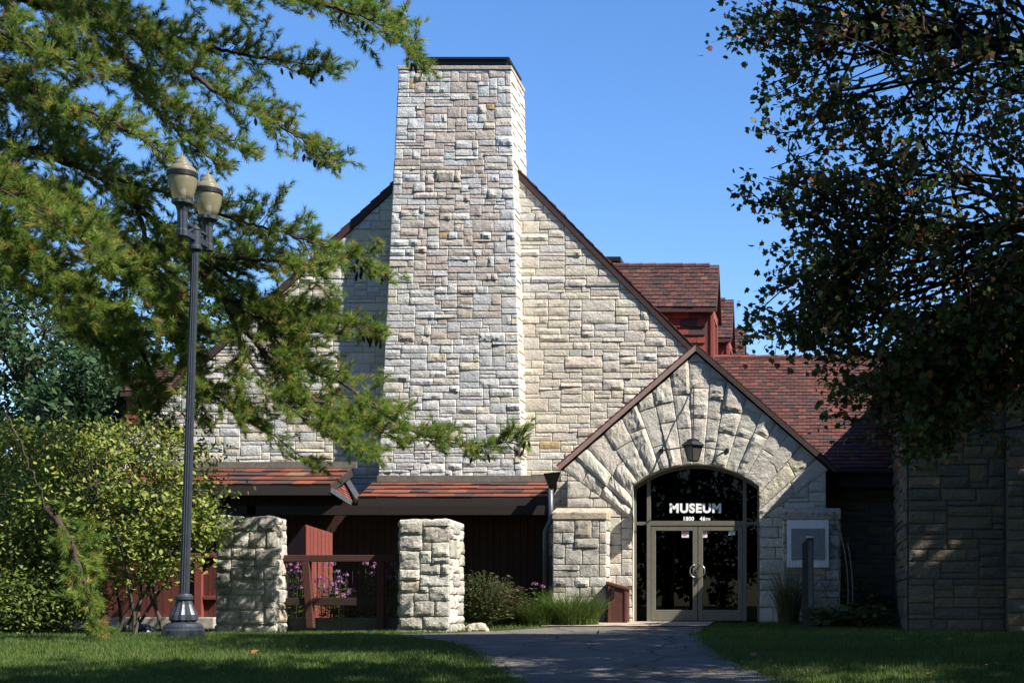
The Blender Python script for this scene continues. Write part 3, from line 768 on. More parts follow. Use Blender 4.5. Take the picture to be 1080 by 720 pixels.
# ================================================================== STONE BUILDING at the right edge
ann = empty('stone_building', (4, 27, BZ), 'tree shaded rough stone building at the right edge, with stepped corner', 'building')
AD = 26.6; ax0 = X(958, AD); aez = 6.2; rngA = random.Random(8)
mb = MB(); wA = 10.0
a_apx, asl = ax0+5.2, .8
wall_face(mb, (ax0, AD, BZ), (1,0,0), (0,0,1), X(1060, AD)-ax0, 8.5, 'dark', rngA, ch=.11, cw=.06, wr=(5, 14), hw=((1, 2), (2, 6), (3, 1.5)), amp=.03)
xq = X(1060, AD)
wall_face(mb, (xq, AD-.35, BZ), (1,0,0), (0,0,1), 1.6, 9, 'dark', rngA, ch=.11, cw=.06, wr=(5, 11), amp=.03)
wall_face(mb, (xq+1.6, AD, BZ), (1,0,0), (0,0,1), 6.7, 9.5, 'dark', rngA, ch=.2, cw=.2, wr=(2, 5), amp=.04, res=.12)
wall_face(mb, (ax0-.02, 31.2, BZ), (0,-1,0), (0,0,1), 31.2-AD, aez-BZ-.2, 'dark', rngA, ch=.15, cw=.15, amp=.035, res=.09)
mb.prism([(ax0+.01, BZ), (ax0+wA, BZ), (ax0+wA, aez), (a_apx, aez+asl*5.2), (ax0+.01, aez-.0)], AD+.01, 36, (.12, .105, .085))
mb.box(xq+.01, xq+1.59, AD-.34, AD+.02, BZ, 9.0, (.12, .105, .085))
ap = Vector((a_apx, AD, aez+asl*5.2-.05))
mb.build('stone_wall', M_PSTONE, ann, cuts=[(ap, Vector((-asl, 0, 1)).normalized()), (ap, Vector((asl, 0, 1)).normalized())])
mb = MB()
for sg in (-1, 1):
    xe = ax0-.35 if sg < 0 else ax0+wA+.35
    ze = aez-asl*.35 if sg < 0 else aez-asl*(ax0+wA+.35-(a_apx+5.2))
    V = Vector((a_apx-xe, 0, aez+asl*5.2-ze)); N = Vector((sg*asl, 0, 1)).normalized()
    poly = [(xe, ze), (a_apx, aez+asl*5.2), (a_apx, aez+asl*5.2+.16), (xe+N.x*.12, ze+N.z*.12)]
    if sg > 0: poly = poly[::-1]
    mb.prism(poly, AD-.5, 36, (.05, .03, .027))
    O = Vector((xe, AD-.52 if sg > 0 else 36, ze))+N*.13
    add_tiles(mb, O, (0,1,0) if sg > 0 else (0,-1,0), V, 36-AD+.52, V.length, rng, .35, .25, .03)
mb.build('tiled_roof', M_TILE, ann)

# ================================================================== STONE PILLARS
def pillar(xa, xb, y, dep, z1, label):
    o = empty('stone_pillar', ((xa+xb)/2, y, zg(y)), label, 'pillar', 'stone gate pillars on the lawn edge')
    r2 = random.Random(int(xa*100)); z0 = zg(y)-.1; mb = MB()
    kw = dict(ch=.125, cw=.055, wr=(4, 10), hw=((1, 2), (2, 6), (3, 1)), amp=.026, gap=.005, res=.035)
    wall_face(mb, (xa, y, z0), (1,0,0), (0,0,1), xb-xa, z1-z0, 'pillar', r2, **kw)
    wall_face(mb, (xb, y+dep, z0), (-1,0,0), (0,0,1), xb-xa, z1-z0, 'pillar', r2, **kw)
    kw['cw'] = .06
    wall_face(mb, (xb, y, z0), (0,1,0), (0,0,1), dep, z1-z0, 'pillar', r2, **kw)
    wall_face(mb, (xa, y+dep, z0), (0,-1,0), (0,0,1), dep, z1-z0, 'pillar', r2, **kw)
    mb.box(xa+.002, xb-.002, y+.002, y+dep-.002, z0, z1-.01, MORTAR)
    mb.build('shaft', M_PSTONE, o)
    mb = MB(); x = xa
    cells = [(xa-.0, (xa+xb)/2+r2.uniform(-.1, .1))]; cells.append((cells[0][1], xb))
    for (a, b) in cells:
        hh = r2.uniform(.022, .035)
        def F(s, t): return Vector((a+(b-a)*s, y+dep*t, z1+.0))
        add_stone(mb, F, b-a, dep, Vector((0,0,1)), pick('pillar', r2), r2, amp=hh, res=.07)
    mb.build('top_stones', M_PSTONE, o)
    return o
pillar(X(228, 26), X(291, 26), 26.0, .5, Z(546, 26), 'weathered stone pillar beside the lamp post, shaded across its upper half')
pillar(X(421, 26), X(474, 26), 26.0, 1.0, Z(549, 26), 'brightly lit stone pillar between the railing and the dry bush')

# ================================================================== RAILING between the pillars
rl = empty('timber_railing', (X(360, 26.4), 26.4, zg(26.4)), 'dark timber railing with thin black bars between the two stone pillars', 'railing')
d = 26.4; TB = (.03, .017, .014)
mb = MB(); mb.box(X(299, d), X(421, d), d-.07, d+.07, Z(592, d), Z(585, d), (.055, .024, .019)); mb.build('top_rail', M_WOOD, rl, bevel=.008)
mb = MB(); mb.box(X(299, d), X(421, d), d-.04, d+.04, Z(638, d), Z(630, d), TB); mb.build('bottom_rail', M_WOOD, rl, bevel=.006)
for a, b in (((323, 592), (328, 662)), ((402, 592), (402, 662))):
    mb = MB(); mb.bar(P(a[0], a[1], d-.02), P(b[0], b[1], d-.02), .13, .13, (.06, .022, .017)); mb.build('post', M_WOOD, rl, bevel=.008)
for k in range(19):
    px = 303.5+k*6.2
    mb = MB(); mb.tube([P(px, 591, d), P(px, 631, d)], .009, 6); mb.build('baluster', M_BLACK, rl)
wl_ = MB(); wl_.box(X(299, 26.6), X(421, 26.6), 26.55, 26.75, .9, Z(651, 26.6), (.10, .09, .075))
tag(wl_.build('retaining_wall', M_PSTONE), 'low dark stone kerb wall under the timber railing', 'low wall')
# ================================================================== RED FENCE on the left
rf = empty('wooden_fence', (X(110, 27.6), 27.6, zg(27.6)), 'red painted vertical board fence behind the yellow green shrub', 'fence')
d = 27.6
mb = MB(); boards(mb, X(-60, d), X(206, d), d, Z(652, d), Z(588, d), (.09, .023, .018), .16); mb.build('board_panel', M_WOOD, rf)
mb = MB(); boards(mb, X(214, d), X(229, d), d+.02, Z(628, d), Z(592, d), (.09, .023, .018), .1); boards(mb, X(214, d), X(229, d), d+.05, Z(650, d), Z(632, d), (.09, .026, .02), .1); mb.build('gate_panel', M_WOOD, rf)
mb = MB(); mb.box(X(206, d), X(214, d), d-.06, d+.08, zg(d), Z(588, d), (.17, .04, .03)); mb.build('post', M_WOOD, rf, bevel=.008)
mb = MB(); mb.box(X(203, d), X(230, d), d-.1, d+.1, Z(588, d)+.003, Z(583, d), (.14, .04, .03)); mb.build('top_rail', M_WOOD, rf, bevel=.008)
mb = MB(); mb.box(X(214, d), X(229, d), d-.03, d+.05, Z(632, d), Z(628, d), (.14, .04, .03)); mb.build('middle_rail', M_WOOD, rf, bevel=.008)
mb = MB(); mb.box(X(-60, d), X(229, d), d-.16, d+.2, .9, Z(650.5, d)); 
tag(mb.build('concrete_kerb', M_CONC, bevel=.02), 'pale concrete kerb under the red board fence', 'kerb')

# ================================================================== LAMP POST
LD = 22.0; lz = zg(LD); lx = X(193, LD)
lp = empty('street_lamp', (lx, LD, lz), 'tall dark fluted lamp post with two acorn globes beside the left stone pillar', 'street lamp')
sh = ((X(206, LD)-lx)/6.1, 0)
mb = MB()
mb.lathe((lx, LD, lz), [(.30, -.1), (.31, .0), (.31, .10), (.29, .12), (.285, .16), (.25, .2), (.17, .23)], 32, shear=sh)
pb = mb.build('base', M_LAMP, lp, smooth=False)
mb = MB(); mb.lathe((lx, LD, lz), [(.17, .225), (.215, .26), (.205, .34), (.165, .42), (.13, .5), (.115, .56)], 48, flute=12, fd=.10, shear=sh); mb.build('bell', M_LAMP, pb)
mb = MB(); mb.lathe((lx, LD, lz), [(.115, .555), (.135, .575), (.135, .62), (.115, .64), (.1, .66)], 24, shear=sh); mb.build('collar', M_LAMP, pb)
top = Z(252, LD)-lz
mb = MB(); mb.lathe((lx, LD, lz), [(.073, .64), (.067, 2.5), (.056, top-.25), (.053, top)], 64, flute=12, fd=.16, shear=sh); mb.build('pole', M_LAMP, lp)
tx = lx+sh[0]*top
mb = MB(); mb.lathe((tx, LD, lz+top-.12), [(.075, -.06), (.095, -.04), (.095, .0), (.08, .02), (.08, .24), (.09, .26), (.06, .30), (.02, .34)], 20); mb.build('pole_cap', M_LAMP, lp)
mb = MB()
mb.bar((tx, LD-.42, lz+top+.0), (tx, LD+.42, lz+top+.0), .07, .09); mb.bar((tx, LD-.4, lz+top+.16), (tx, LD+.4, lz+top+.16), .05, .05)
mb.bar((tx, LD-.38, lz+top-.02), (tx, LD-.05, lz+top+.16), .04, .04); mb.bar((tx, LD+.38, lz+top-.02), (tx, LD+.05, lz+top+.16), .04, .04)
mb.build('arm', M_LAMP, lp, bevel=.01)
def mat_globe(name, col, trans):
    m, n, l, b = nmat(name)
    b.inputs['Base Color'].default_value = (*col, 1); b.inputs['Roughness'].default_value = .25
    t = n.new('ShaderNodeBsdfTranslucent'); t.inputs[0].default_value = (*[min(1, c*1.1) for c in col], 1)
    tr = n.new('ShaderNodeBsdfTransparent'); m1 = n.new('ShaderNodeMixShader'); m1.inputs[0].default_value = .5
    m2 = n.new('ShaderNodeMixShader'); m2.inputs[0].default_value = trans
    tc = n.new('ShaderNodeTexCoord'); wv = n.new('ShaderNodeTexWave'); wv.inputs['Scale'].default_value = 30; wv.bands_direction = 'Z'
    l.new(tc.outputs['Object'], wv.inputs['Vector']); bp = n.new('ShaderNodeBump'); bp.inputs['Strength'].default_value = .25; bp.inputs['Distance'].default_value = .01
    l.new(wv.outputs['Fac'], bp.inputs['Height']); l.new(bp.outputs[0], b.inputs['Normal'])
    l.new(b.outputs[0], m1.inputs[1]); l.new(t.outputs[0], m1.inputs[2]); l.new(m1.outputs[0], m2.inputs[1]); l.new(tr.outputs[0], m2.inputs[2])
    l.new(m2.outputs[0], n['Material Output'].inputs['Surface']); return m
M_GLOBE = mat_globe('globe_glass', (.40, .365, .22), .22); M_CAPG = mat_globe('globe_cap', (.33, .30, .22), .1)
for yy, pyb in ((LD-.45, 0), (LD+.45, 0)):
    hx = tx; zz = lz+top
    mb = MB(); mb.lathe((hx, yy, zz), [(.06, -.09), (.085, -.07), (.085, .02), (.07, .04), (.075, .30), (.10, .38), (.155, .42), (.155, .47), (.12, .48)], 40, flute=10, fd=.10); hd = mb.build('lamp_head', M_LAMP, lp)
    mb = MB(); mb.lathe((hx, yy, zz), [(.125, .475), (.155, .55), (.19, .66), (.208, .77), (.21, .82), (.206, .84)], 32); mb.build('globe', M_GLOBE, hd, smooth=True)
    mb = MB(); mb.lathe((hx, yy, zz), [(.208, .815), (.224, .82), (.224, .885), (.208, .89)], 32); mb.build('band', M_BLACK, hd)
    mb = MB(); mb.lathe((hx, yy, zz), [(.205, .885), (.203, .915), (.185, .955), (.15, .985), (.118, 1.0), (.122, 1.015), (.112, 1.045), (.085, 1.07), (.072, 1.078), (.074, 1.09), (.055, 1.12), (.025, 1.135), (.012, 1.15), (.007, 1.20)], 32); mb.build('globe_cap', M_CAPG, hd, smooth=True)
    mb = MB(); mb.lathe((hx, yy, zz), [(.03, .47), (.05, .5), (.055, .68), (.02, .72)], 12); mb.build('bulb', M_WHITE, hd, smooth=True)

# ================================================================== LANTERN over the door
LY = E-.62
wl2 = empty('wall_lantern', (X(731, LY), LY, Z(487, LY)), 'black lantern hung on rods above the arched museum doorway', 'lantern')
lx_, zt2, zb2 = X(731, LY), Z(464, LY), Z(486, LY)
mb = MB()
hh = zt2-zb2
mb.lathe((lx_, LY, zb2), [(.10, -.01), (.12, .0), (.12, .02), (.11, .025)], 4)
for an in range(4):
    t = math.pi/2*an
    mb.bar((lx_+.115*math.cos(t), LY+.115*math.sin(t), zb2+.02), (lx_+.19*math.cos(t), LY+.19*math.sin(t), zb2+hh*.72), .016, .016)
mb.lathe((lx_, LY, zb2), [(.20, hh*.70), (.235, hh*.72), (.24, hh*.77), (.17, hh*.92), (.13, hh*.95), (.13, hh*1.02), (.06, hh*1.08), (.02, hh*1.1)], 4)
mb.build('lantern_frame', M_BLACK, wl2)
mb = MB(); mb.lathe((lx_, LY, zb2), [(.108, .022), (.182, hh*.7)], 4); mb.build('lantern_glass', mat_globe('lantern_pane', (.10, .095, .085), .12), wl2)
mb = MB(); mb.tube([(lx_, LY, zt2), (X(732, E), E-.03, Z(407, E))], .012, 6); mb.build('stay_rod', M_BLACK, wl2)
for px in (698, 767):
    mb = MB(); mb.tube([(lx_, LY, Z(470, LY)), (X(px, E), E-.03, Z(475, E))], .014, 6); mb.lathe((X(px, E), E-.03, Z(475, E)-.04), [(.04, 0), (.04, .08)], 8); mb.build('bracket', M_BLACK, wl2)

# ================================================================== sign on the right buttress, marker post, wooden box
sg_ = empty('wall_sign', (X(852, 29.4), 29.4, Z(597, 29.4)), 'pale square sign panel with grey plate on the shaded buttress', 'sign')
d = 29.38
mb = MB(); mb.box(X(830, d), X(874, d), d, d+.04, Z(598, d), Z(548, d)); mb.build('panel', M_PANEL, sg_, bevel=.006)
mb = MB(); mb.box(X(834.5, d), X(870, d), d-.02, d-.002, Z(590, d), Z(557, d)); pl_ = mb.build('plate', M_PLATE, sg_, bevel=.004)
for px, py in ((837, 559.5), (867.5, 559.5), (837, 587.5), (867.5, 587.5)):
    mb = MB(); mb.lathe((0, 0, 0), [(.014, 0), (.014, .012)], 8)
    mb.v = [(X(px, d)+x, d-.02-z, Z(py, d)+y) for x, y, z in mb.v]; mb.build('screw', M_CHROME, pl_)
mb = MB(); mb.box(X(850, d), X(857, d), d-.024, d-.021, Z(566.5, d), Z(565, d)); mb.build('caption_strip', M_PANEL, pl_)
mp = empty('marker_post', (X(852, 28.2), 28.2, zg(28.2)), 'dark slab post with slanted top standing before the pale sign', 'post')
d = 28.2
mb = MB(); mb.prism([(X(846, d), zg(d)-.05), (X(858, d), zg(d)-.05), (X(858, d), Z(567, d)), (X(852, d), Z(567, d)), (X(846, d), Z(573, d))], d, d+.3); mb.build('slab', mat_plain('dark_steel', (.02, .022, .026), .5), mp, bevel=.008)
mb = MB(); mb.box(X(852.5, d), X(857, d), d-.012, d-.002, Z(640, d), Z(570, d)); mb.build('lit_side_strip', M_GREYMET, mp)  # lighter strip paints in the slab's lit side
bx_ = empty('wooden_box', (X(650, 29.2), 29.2, zg(29.2)), 'red brown wooden bin with slanted lid left of the glass doors', 'box')
d = 29.2
mb = MB(); z0 = zg(d)-.02; mb.prism([(X(640.5, d), z0), (X(661, d), z0), (X(661, d), Z(621, d)), (X(640.5, d), Z(615, d))], d, d+.42, (.075, .026, .02))
mb.build('body', M_WOOD, bx_, bevel=.006)
mb = MB(); mb.prism([(X(639, d), Z(615.2, d)), (X(663, d), Z(621.8, d)), (X(663, d), Z(619.5, d)), (X(639, d), Z(612.6, d))], d-.03, d+.45, (.09, .034, .026)); mb.build('lid', M_WOOD, bx_)
for px in (659, 641.5):
    mb = MB(); mb.box(X(px, d), X(px, d)+.05, d-.02, d-.002, z0, Z(621.5 if px > 650 else 616, d), (.10, .038, .03)); mb.build('corner_trim', M_WOOD, bx_)
mb = MB(); mb.box(X(640.5, d)+.07, X(640.5, d)+.15, d-.05, d-.003, Z(630, d), Z(619, d)); mb.build('latch_box', M_BLACK, bx_, bevel=.008)
# ground light
gl_ = empty('ground_light', (X(152, 24.5), 24.5, zg(24.5)), 'small dark domed ground light left of the lamp post base', 'light fixture')
d = 24.5
mb = MB(); mb.lathe((X(152, d), d, zg(d)), [(.2, -.02), (.2, .05), (.17, .1), (.11, .16), (.04, .19)], 20); mb.build('housing', M_LAMP, gl_, smooth=True)
mb = MB(); mb.box(X(141, d), X(163, d), d-.1, d+.1, zg(d)-.05, zg(d)+.04); mb.build('footing', M_CONC, gl_)
# rocks
def rock(px, py, d, r, label, flat=.6, col=(.40, .34, .26)):
    bm = bmesh.new(); bmesh.ops.create_icosphere(bm, subdivisions=3, radius=1)
    for v in bm.verts:
        k = 1+.25*noise.noise(v.co*1.6+Vector((px, 0, 0)))+.1*noise.noise(v.co*4)
        v.co = Vector((v.co.x*r*k, v.co.y*r*.8*k, v.co.z*r*flat*k))
    me = bpy.data.meshes.new('rock'); bm.to_mesh(me); bm.free()
    at = me.color_attributes.new('col', 'FLOAT_COLOR', 'POINT'); at.data.foreach_set('color', np.tile(np.array([*col, 1], np.float32), len(me.vertices)))
    o = link('rock', me, M_PSTONE); o.location = (X(px, d), d, zg(d)+r*flat*.35); tag(o, label, 'rock')
rock(503, 660, 26.2, .22, 'tan rock beside the foot of the sunlit pillar')
rock(30, 668, 24.2, .35, 'grey rock half hidden under the leftmost shrub', .5, (.2, .2, .19))
rock(391, 672, 23.2, .06, 'small white pebble on the grass edge before the railing', .6, (.8, .8, .78))

# ================================================================== foliage tools
def leaf_mesh(name, C, Dr, N, sz, cols, tmpl, mat, parent=None, fold=.0):
    C = np.asarray(C, np.float32); n = len(C); tm = np.asarray(tmpl, np.float32); k = len(tm)
    Dr = np.asarray(Dr, np.float32); N = np.asarray(N, np.float32)
    Dr /= np.linalg.norm(Dr, axis=1, keepdims=True)+1e-9
    Sd = np.cross(Dr, N); Sd /= np.linalg.norm(Sd, axis=1, keepdims=True)+1e-9
    Nn = np.cross(Sd, Dr)
    sz = np.asarray(sz, np.float32)[:, None, None]
    V = C[:, None, :] + sz*(tm[None, :, 0:1]*Sd[:, None, :] + tm[None, :, 1:2]*Dr[:, None, :] - fold*np.abs(tm[None, :, 0:1])*Nn[:, None, :])
    me = bpy.data.meshes.new(name)
    me.vertices.add(n*k); me.vertices.foreach_set('co', V.reshape(-1))
    me.loops.add(n*k); me.loops.foreach_set('vertex_index', np.arange(n*k, dtype=np.int32))
    me.polygons.add(n); me.polygons.foreach_set('loop_start', np.arange(0, n*k, k, dtype=np.int32))
    me.update(calc_edges=True)
    at = me.color_attributes.new('col', 'FLOAT_COLOR', 'POINT')
    cc = np.ones((n, k, 4), np.float32); cc[:, :, :3] = np.asarray(cols, np.float32)[:, None, :]
    at.data.foreach_set('color', cc.reshape(-1))
    me.validate()
    return link(name, me, mat, parent)
def rdir(n, g=NP):
    v = g.normal(size=(n, 3)); return v/np.linalg.norm(v, axis=1, keepdims=True)
T_OVAL = [(0, 0), (.22, .25), (.27, .5), (.17, .8), (0, 1), (-.17, .8), (-.27, .5), (-.22, .25)]
T_OVAL6 = [(0, 0), (.26, .3), (.22, .7), (0, 1), (-.22, .7), (-.26, .3)]
T_MAPLE = [(0, 0), (.2, .12), (.48, .12), (.38, .36), (.46, .64), (.2, .64), (0, 1), (-.2, .66), (-.46, .60), (-.36, .36), (-.5, .14), (-.2, .12)]
T_NEEDLE = [(-.034, 0), (.034, 0), (0, 1)]
def palette(n, pal, g=NP, var=.2):
    cols = np.array([c for c, _ in pal]); w_ = np.array([q for _, q in pal], float); w_ /= w_.sum()
    return cols[g.choice(len(pal), n, p=w_)]*g.uniform(1-var, 1+var, (n, 1))

def curve_pts(a, b, rng, sag=0, wob=.08, n=6):
    a = Vector(a); b = Vector(b); L = (b-a).length; out = []
    o = Vector((rng.uniform(-1, 1), rng.uniform(-1, 1), rng.uniform(-1, 1)))
    for i in range(n+1):
        t = i/n; p = a.lerp(b, t)
        p += Vector((0, 0, 1))*sag*L*math.sin(math.pi*t) + o*wob*L*math.sin(math.pi*t)
        if 0 < i < n: p += Vector((rng.uniform(-1, 1), rng.uniform(-1, 1), rng.uniform(-1, 1)))*wob*L*.25
        out.append(p)
    return out
def at(pts, t):
    k = t*(len(pts)-1); i = min(int(k), len(pts)-2); return pts[i].lerp(pts[i+1], k-i)

def broad_tree(name, label, base, ztrunk, pts, seed, pal, leaf=.1, per=80, spread=.55, prim=10, r0=.3, bark=(.05, .042, .035), tmpl=T_MAPLE, group=None, twigs=3, lean=(0, 0), cat='tree', droop=.3, r1=.008, cstart=.4):
    rg = random.Random(seed); g = np.random.default_rng(seed)
    o = empty(name, base, label, cat, group)
    pts = [Vector(p) for p in pts]; base = Vector(base)
    ttop = Vector((base.x+lean[0], base.y+lean[1], ztrunk))
    A = np.array(pts); cen = A[g.choice(len(A), min(prim, len(A)), replace=False)]
    for _ in range(6):
        lab = np.argmin(((A[:, None]-cen[None])**2).sum(-1), 1)
        for k in range(len(cen)):
            if (lab == k).any(): cen[k] = A[lab == k].mean(0)
    trunk = curve_pts(base-Vector((0, 0, .2)), ttop, rg, 0, .03, 8)
    mt = MB(); mt.tube(trunk, [r0*(1.25 if i == 0 else 1-.5*i/8) for i in range(9)], 10, bark); mt.build('trunk', M_BARK, o, smooth=True)
    ml = MB(); C = []; Dv = []
    for k in range(len(cen)):
        c = Vector(cen[k]); st = at(trunk, min(1, max(cstart, cstart+.6*(c.z-base.z)/max(.1, (A[:, 2].max()-base.z))*rg.uniform(.8, 1.1))))
        lp_ = curve_pts(st, c, rg, .08, .06, 7); rb = r0*.30
        ml.tube(lp_, [rb*(1-.8*i/7) for i in range(8)], 7, bark, cap=False)
        for p in [pts[i] for i in range(len(pts)) if lab[i] == k]:
            s = at(lp_, rg.uniform(.45, 1)); bp_ = curve_pts(s, p, rg, .05, .15, 6)
            ml.tube(bp_, [max(r1, rb*.24*(1-.8*i/6)) for i in range(7)], 5, bark, cap=False)
            for q in range(twigs):
                st2 = at(bp_, rg.uniform(.5, 1)); dv = Vector(rdir(1, g)[0]); dv.z = dv.z*.6-.1; out = (p-s).normalized()
                en = st2+(dv*.8+out*.5).normalized()*spread*rg.uniform(.6, 1.5); tw = curve_pts(st2, en, rg, -.05, .1, 3)
                ml.tube(tw, [r1*.8, r1*.6, r1*.5, r1*.3], 4, bark, cap=False)
                nl = max(2, int(per/twigs*rg.uniform(.5, 1.5)))
                for _ in range(nl):
                    C.append(at(tw, rg.uniform(.15, 1.0)**.7)+Vector(g.normal(size=3)*spread*.22)); Dv.append((en-st2).normalized())
    ml.build('limbs', M_BARK, o, smooth=True)
    n = len(C); Dv = np.array(Dv)*.5+rdir(n, g); Dv[:, 2] -= droop; Nn = rdir(n, g); Nn[:, 2] += .7
    leaf_mesh('crown', np.array(C), Dv, Nn, g.uniform(.65, 1.25, n)*leaf, palette(n, pal, g, .3), tmpl, M_LEAF, o, .25)
    return o

# ================================================================== RIGHT MAPLE
def inpoly(x, z, poly):
    c = False; n = len(poly); j = n-1
    for i in range(n):
        xi, zi = poly[i]; xj, zj = poly[j]
        if (zi > z) != (zj > z) and x < (xj-xi)*(z-zi)/(zj-zi)+xi: c = not c
        j = i
    return c
def bdist(x, z, poly):
    m = 1e9
    for i in range(len(poly)):
        a = Vector(poly[i]).to_2d() if False else poly[i]; b = poly[(i+1) % len(poly)]
        dx, dz = b[0]-a[0], b[1]-a[1]; t = max(0, min(1, ((x-a[0])*dx+(z-a[1])*dz)/(dx*dx+dz*dz+1e-9)))
        m = min(m, math.hypot(x-a[0]-t*dx, z-a[1]-t*dz))
    return m
MD = 17.5
mp_px = [(745, -20), (790, 20), (795, 70), (795, 105), (815, 140), (805, 180), (790, 212), (815, 240), (812, 290), (845, 318), (800, 340), (768, 362), (845, 380), (850, 412), (893, 440), (905, 470), (945, 470), (955, 505), (1000, 500), (1015, 440),
         (1090, 425), (1500, 380), (1950, 300), (2050, -200), (1800, -560), (1350, -650), (950, -400), (790, -150)]
mpoly = [(X(a, MD), Z(b, MD)) for a, b in mp_px]
rgm = random.Random(21); mpts = []
while len(mpts) < 1750:
    x = rgm.uniform(-1.6, 14); z = rgm.uniform(3, 16.5)
    if not inpoly(x, z, mpoly): continue
    bd = bdist(x, z, mpoly)
    if bd < .12: continue
    if x < 4.5 and z > 5.6 and rgm.random() < .72: continue
    if x > 6 and rgm.random() < .45: continue
    if (x < .3 or z > 6) and x < 6 and rgm.random() < .2: continue
    mpts.append((x, MD+rgm.uniform(-1, 1)*min(6.5, .5+1.1*bd), z))
for px_, py_ in [(743, 4), (752, 14), (772, 22), (790, 12), (812, 20), (768, 58), (786, 70), (772, 95), (782, 104), (806, 110), (792, 138), (812, 150), (778, 180), (798, 182), (772, 190), (752, 214), (762, 206), (790, 210), (800, 232), (815, 225), (835, 215),
        (812, 262), (835, 255), (818, 288), (845, 285), (860, 300), (838, 322), (812, 332), (790, 328), (770, 330), (782, 342), (765, 322), (800, 352), (830, 350), (855, 345), (850, 380), (868, 372), (858, 408), (880, 425), (900, 452), (925, 455), (890, 400),
        (850, 180), (870, 210), (880, 250), (830, 190), (900, 230), (855, 235), (875, 275), (845, 155), (830, 120), (860, 120), (840, 80), (815, 60), (850, 40), (880, 60)]:
    d_ = MD+rgm.uniform(-.7, .7); q_ = P(px_+30+rgm.uniform(-5, 5), py_+rgm.uniform(-5, 5), d_); mpts.append(tuple(q_))
MAPLE = [((.060,.090,.024), 6), ((.042,.070,.020), 5), ((.105,.070,.034), 4), ((.11,.16,.032), 2.2), ((.15,.058,.032), 1.4), ((.23,.12,.045), .6), ((.38,.14,.045), .18)]
broad_tree('maple_tree', 'large dark leaved maple overhanging the right side with a few orange leaves', (7.2, MD, zg(MD)), 9.0, mpts, 5, MAPLE, .088, 88, .40, 26, .42, (.035, .03, .026), T_MAPLE, twigs=4, r1=.007, cstart=.3)

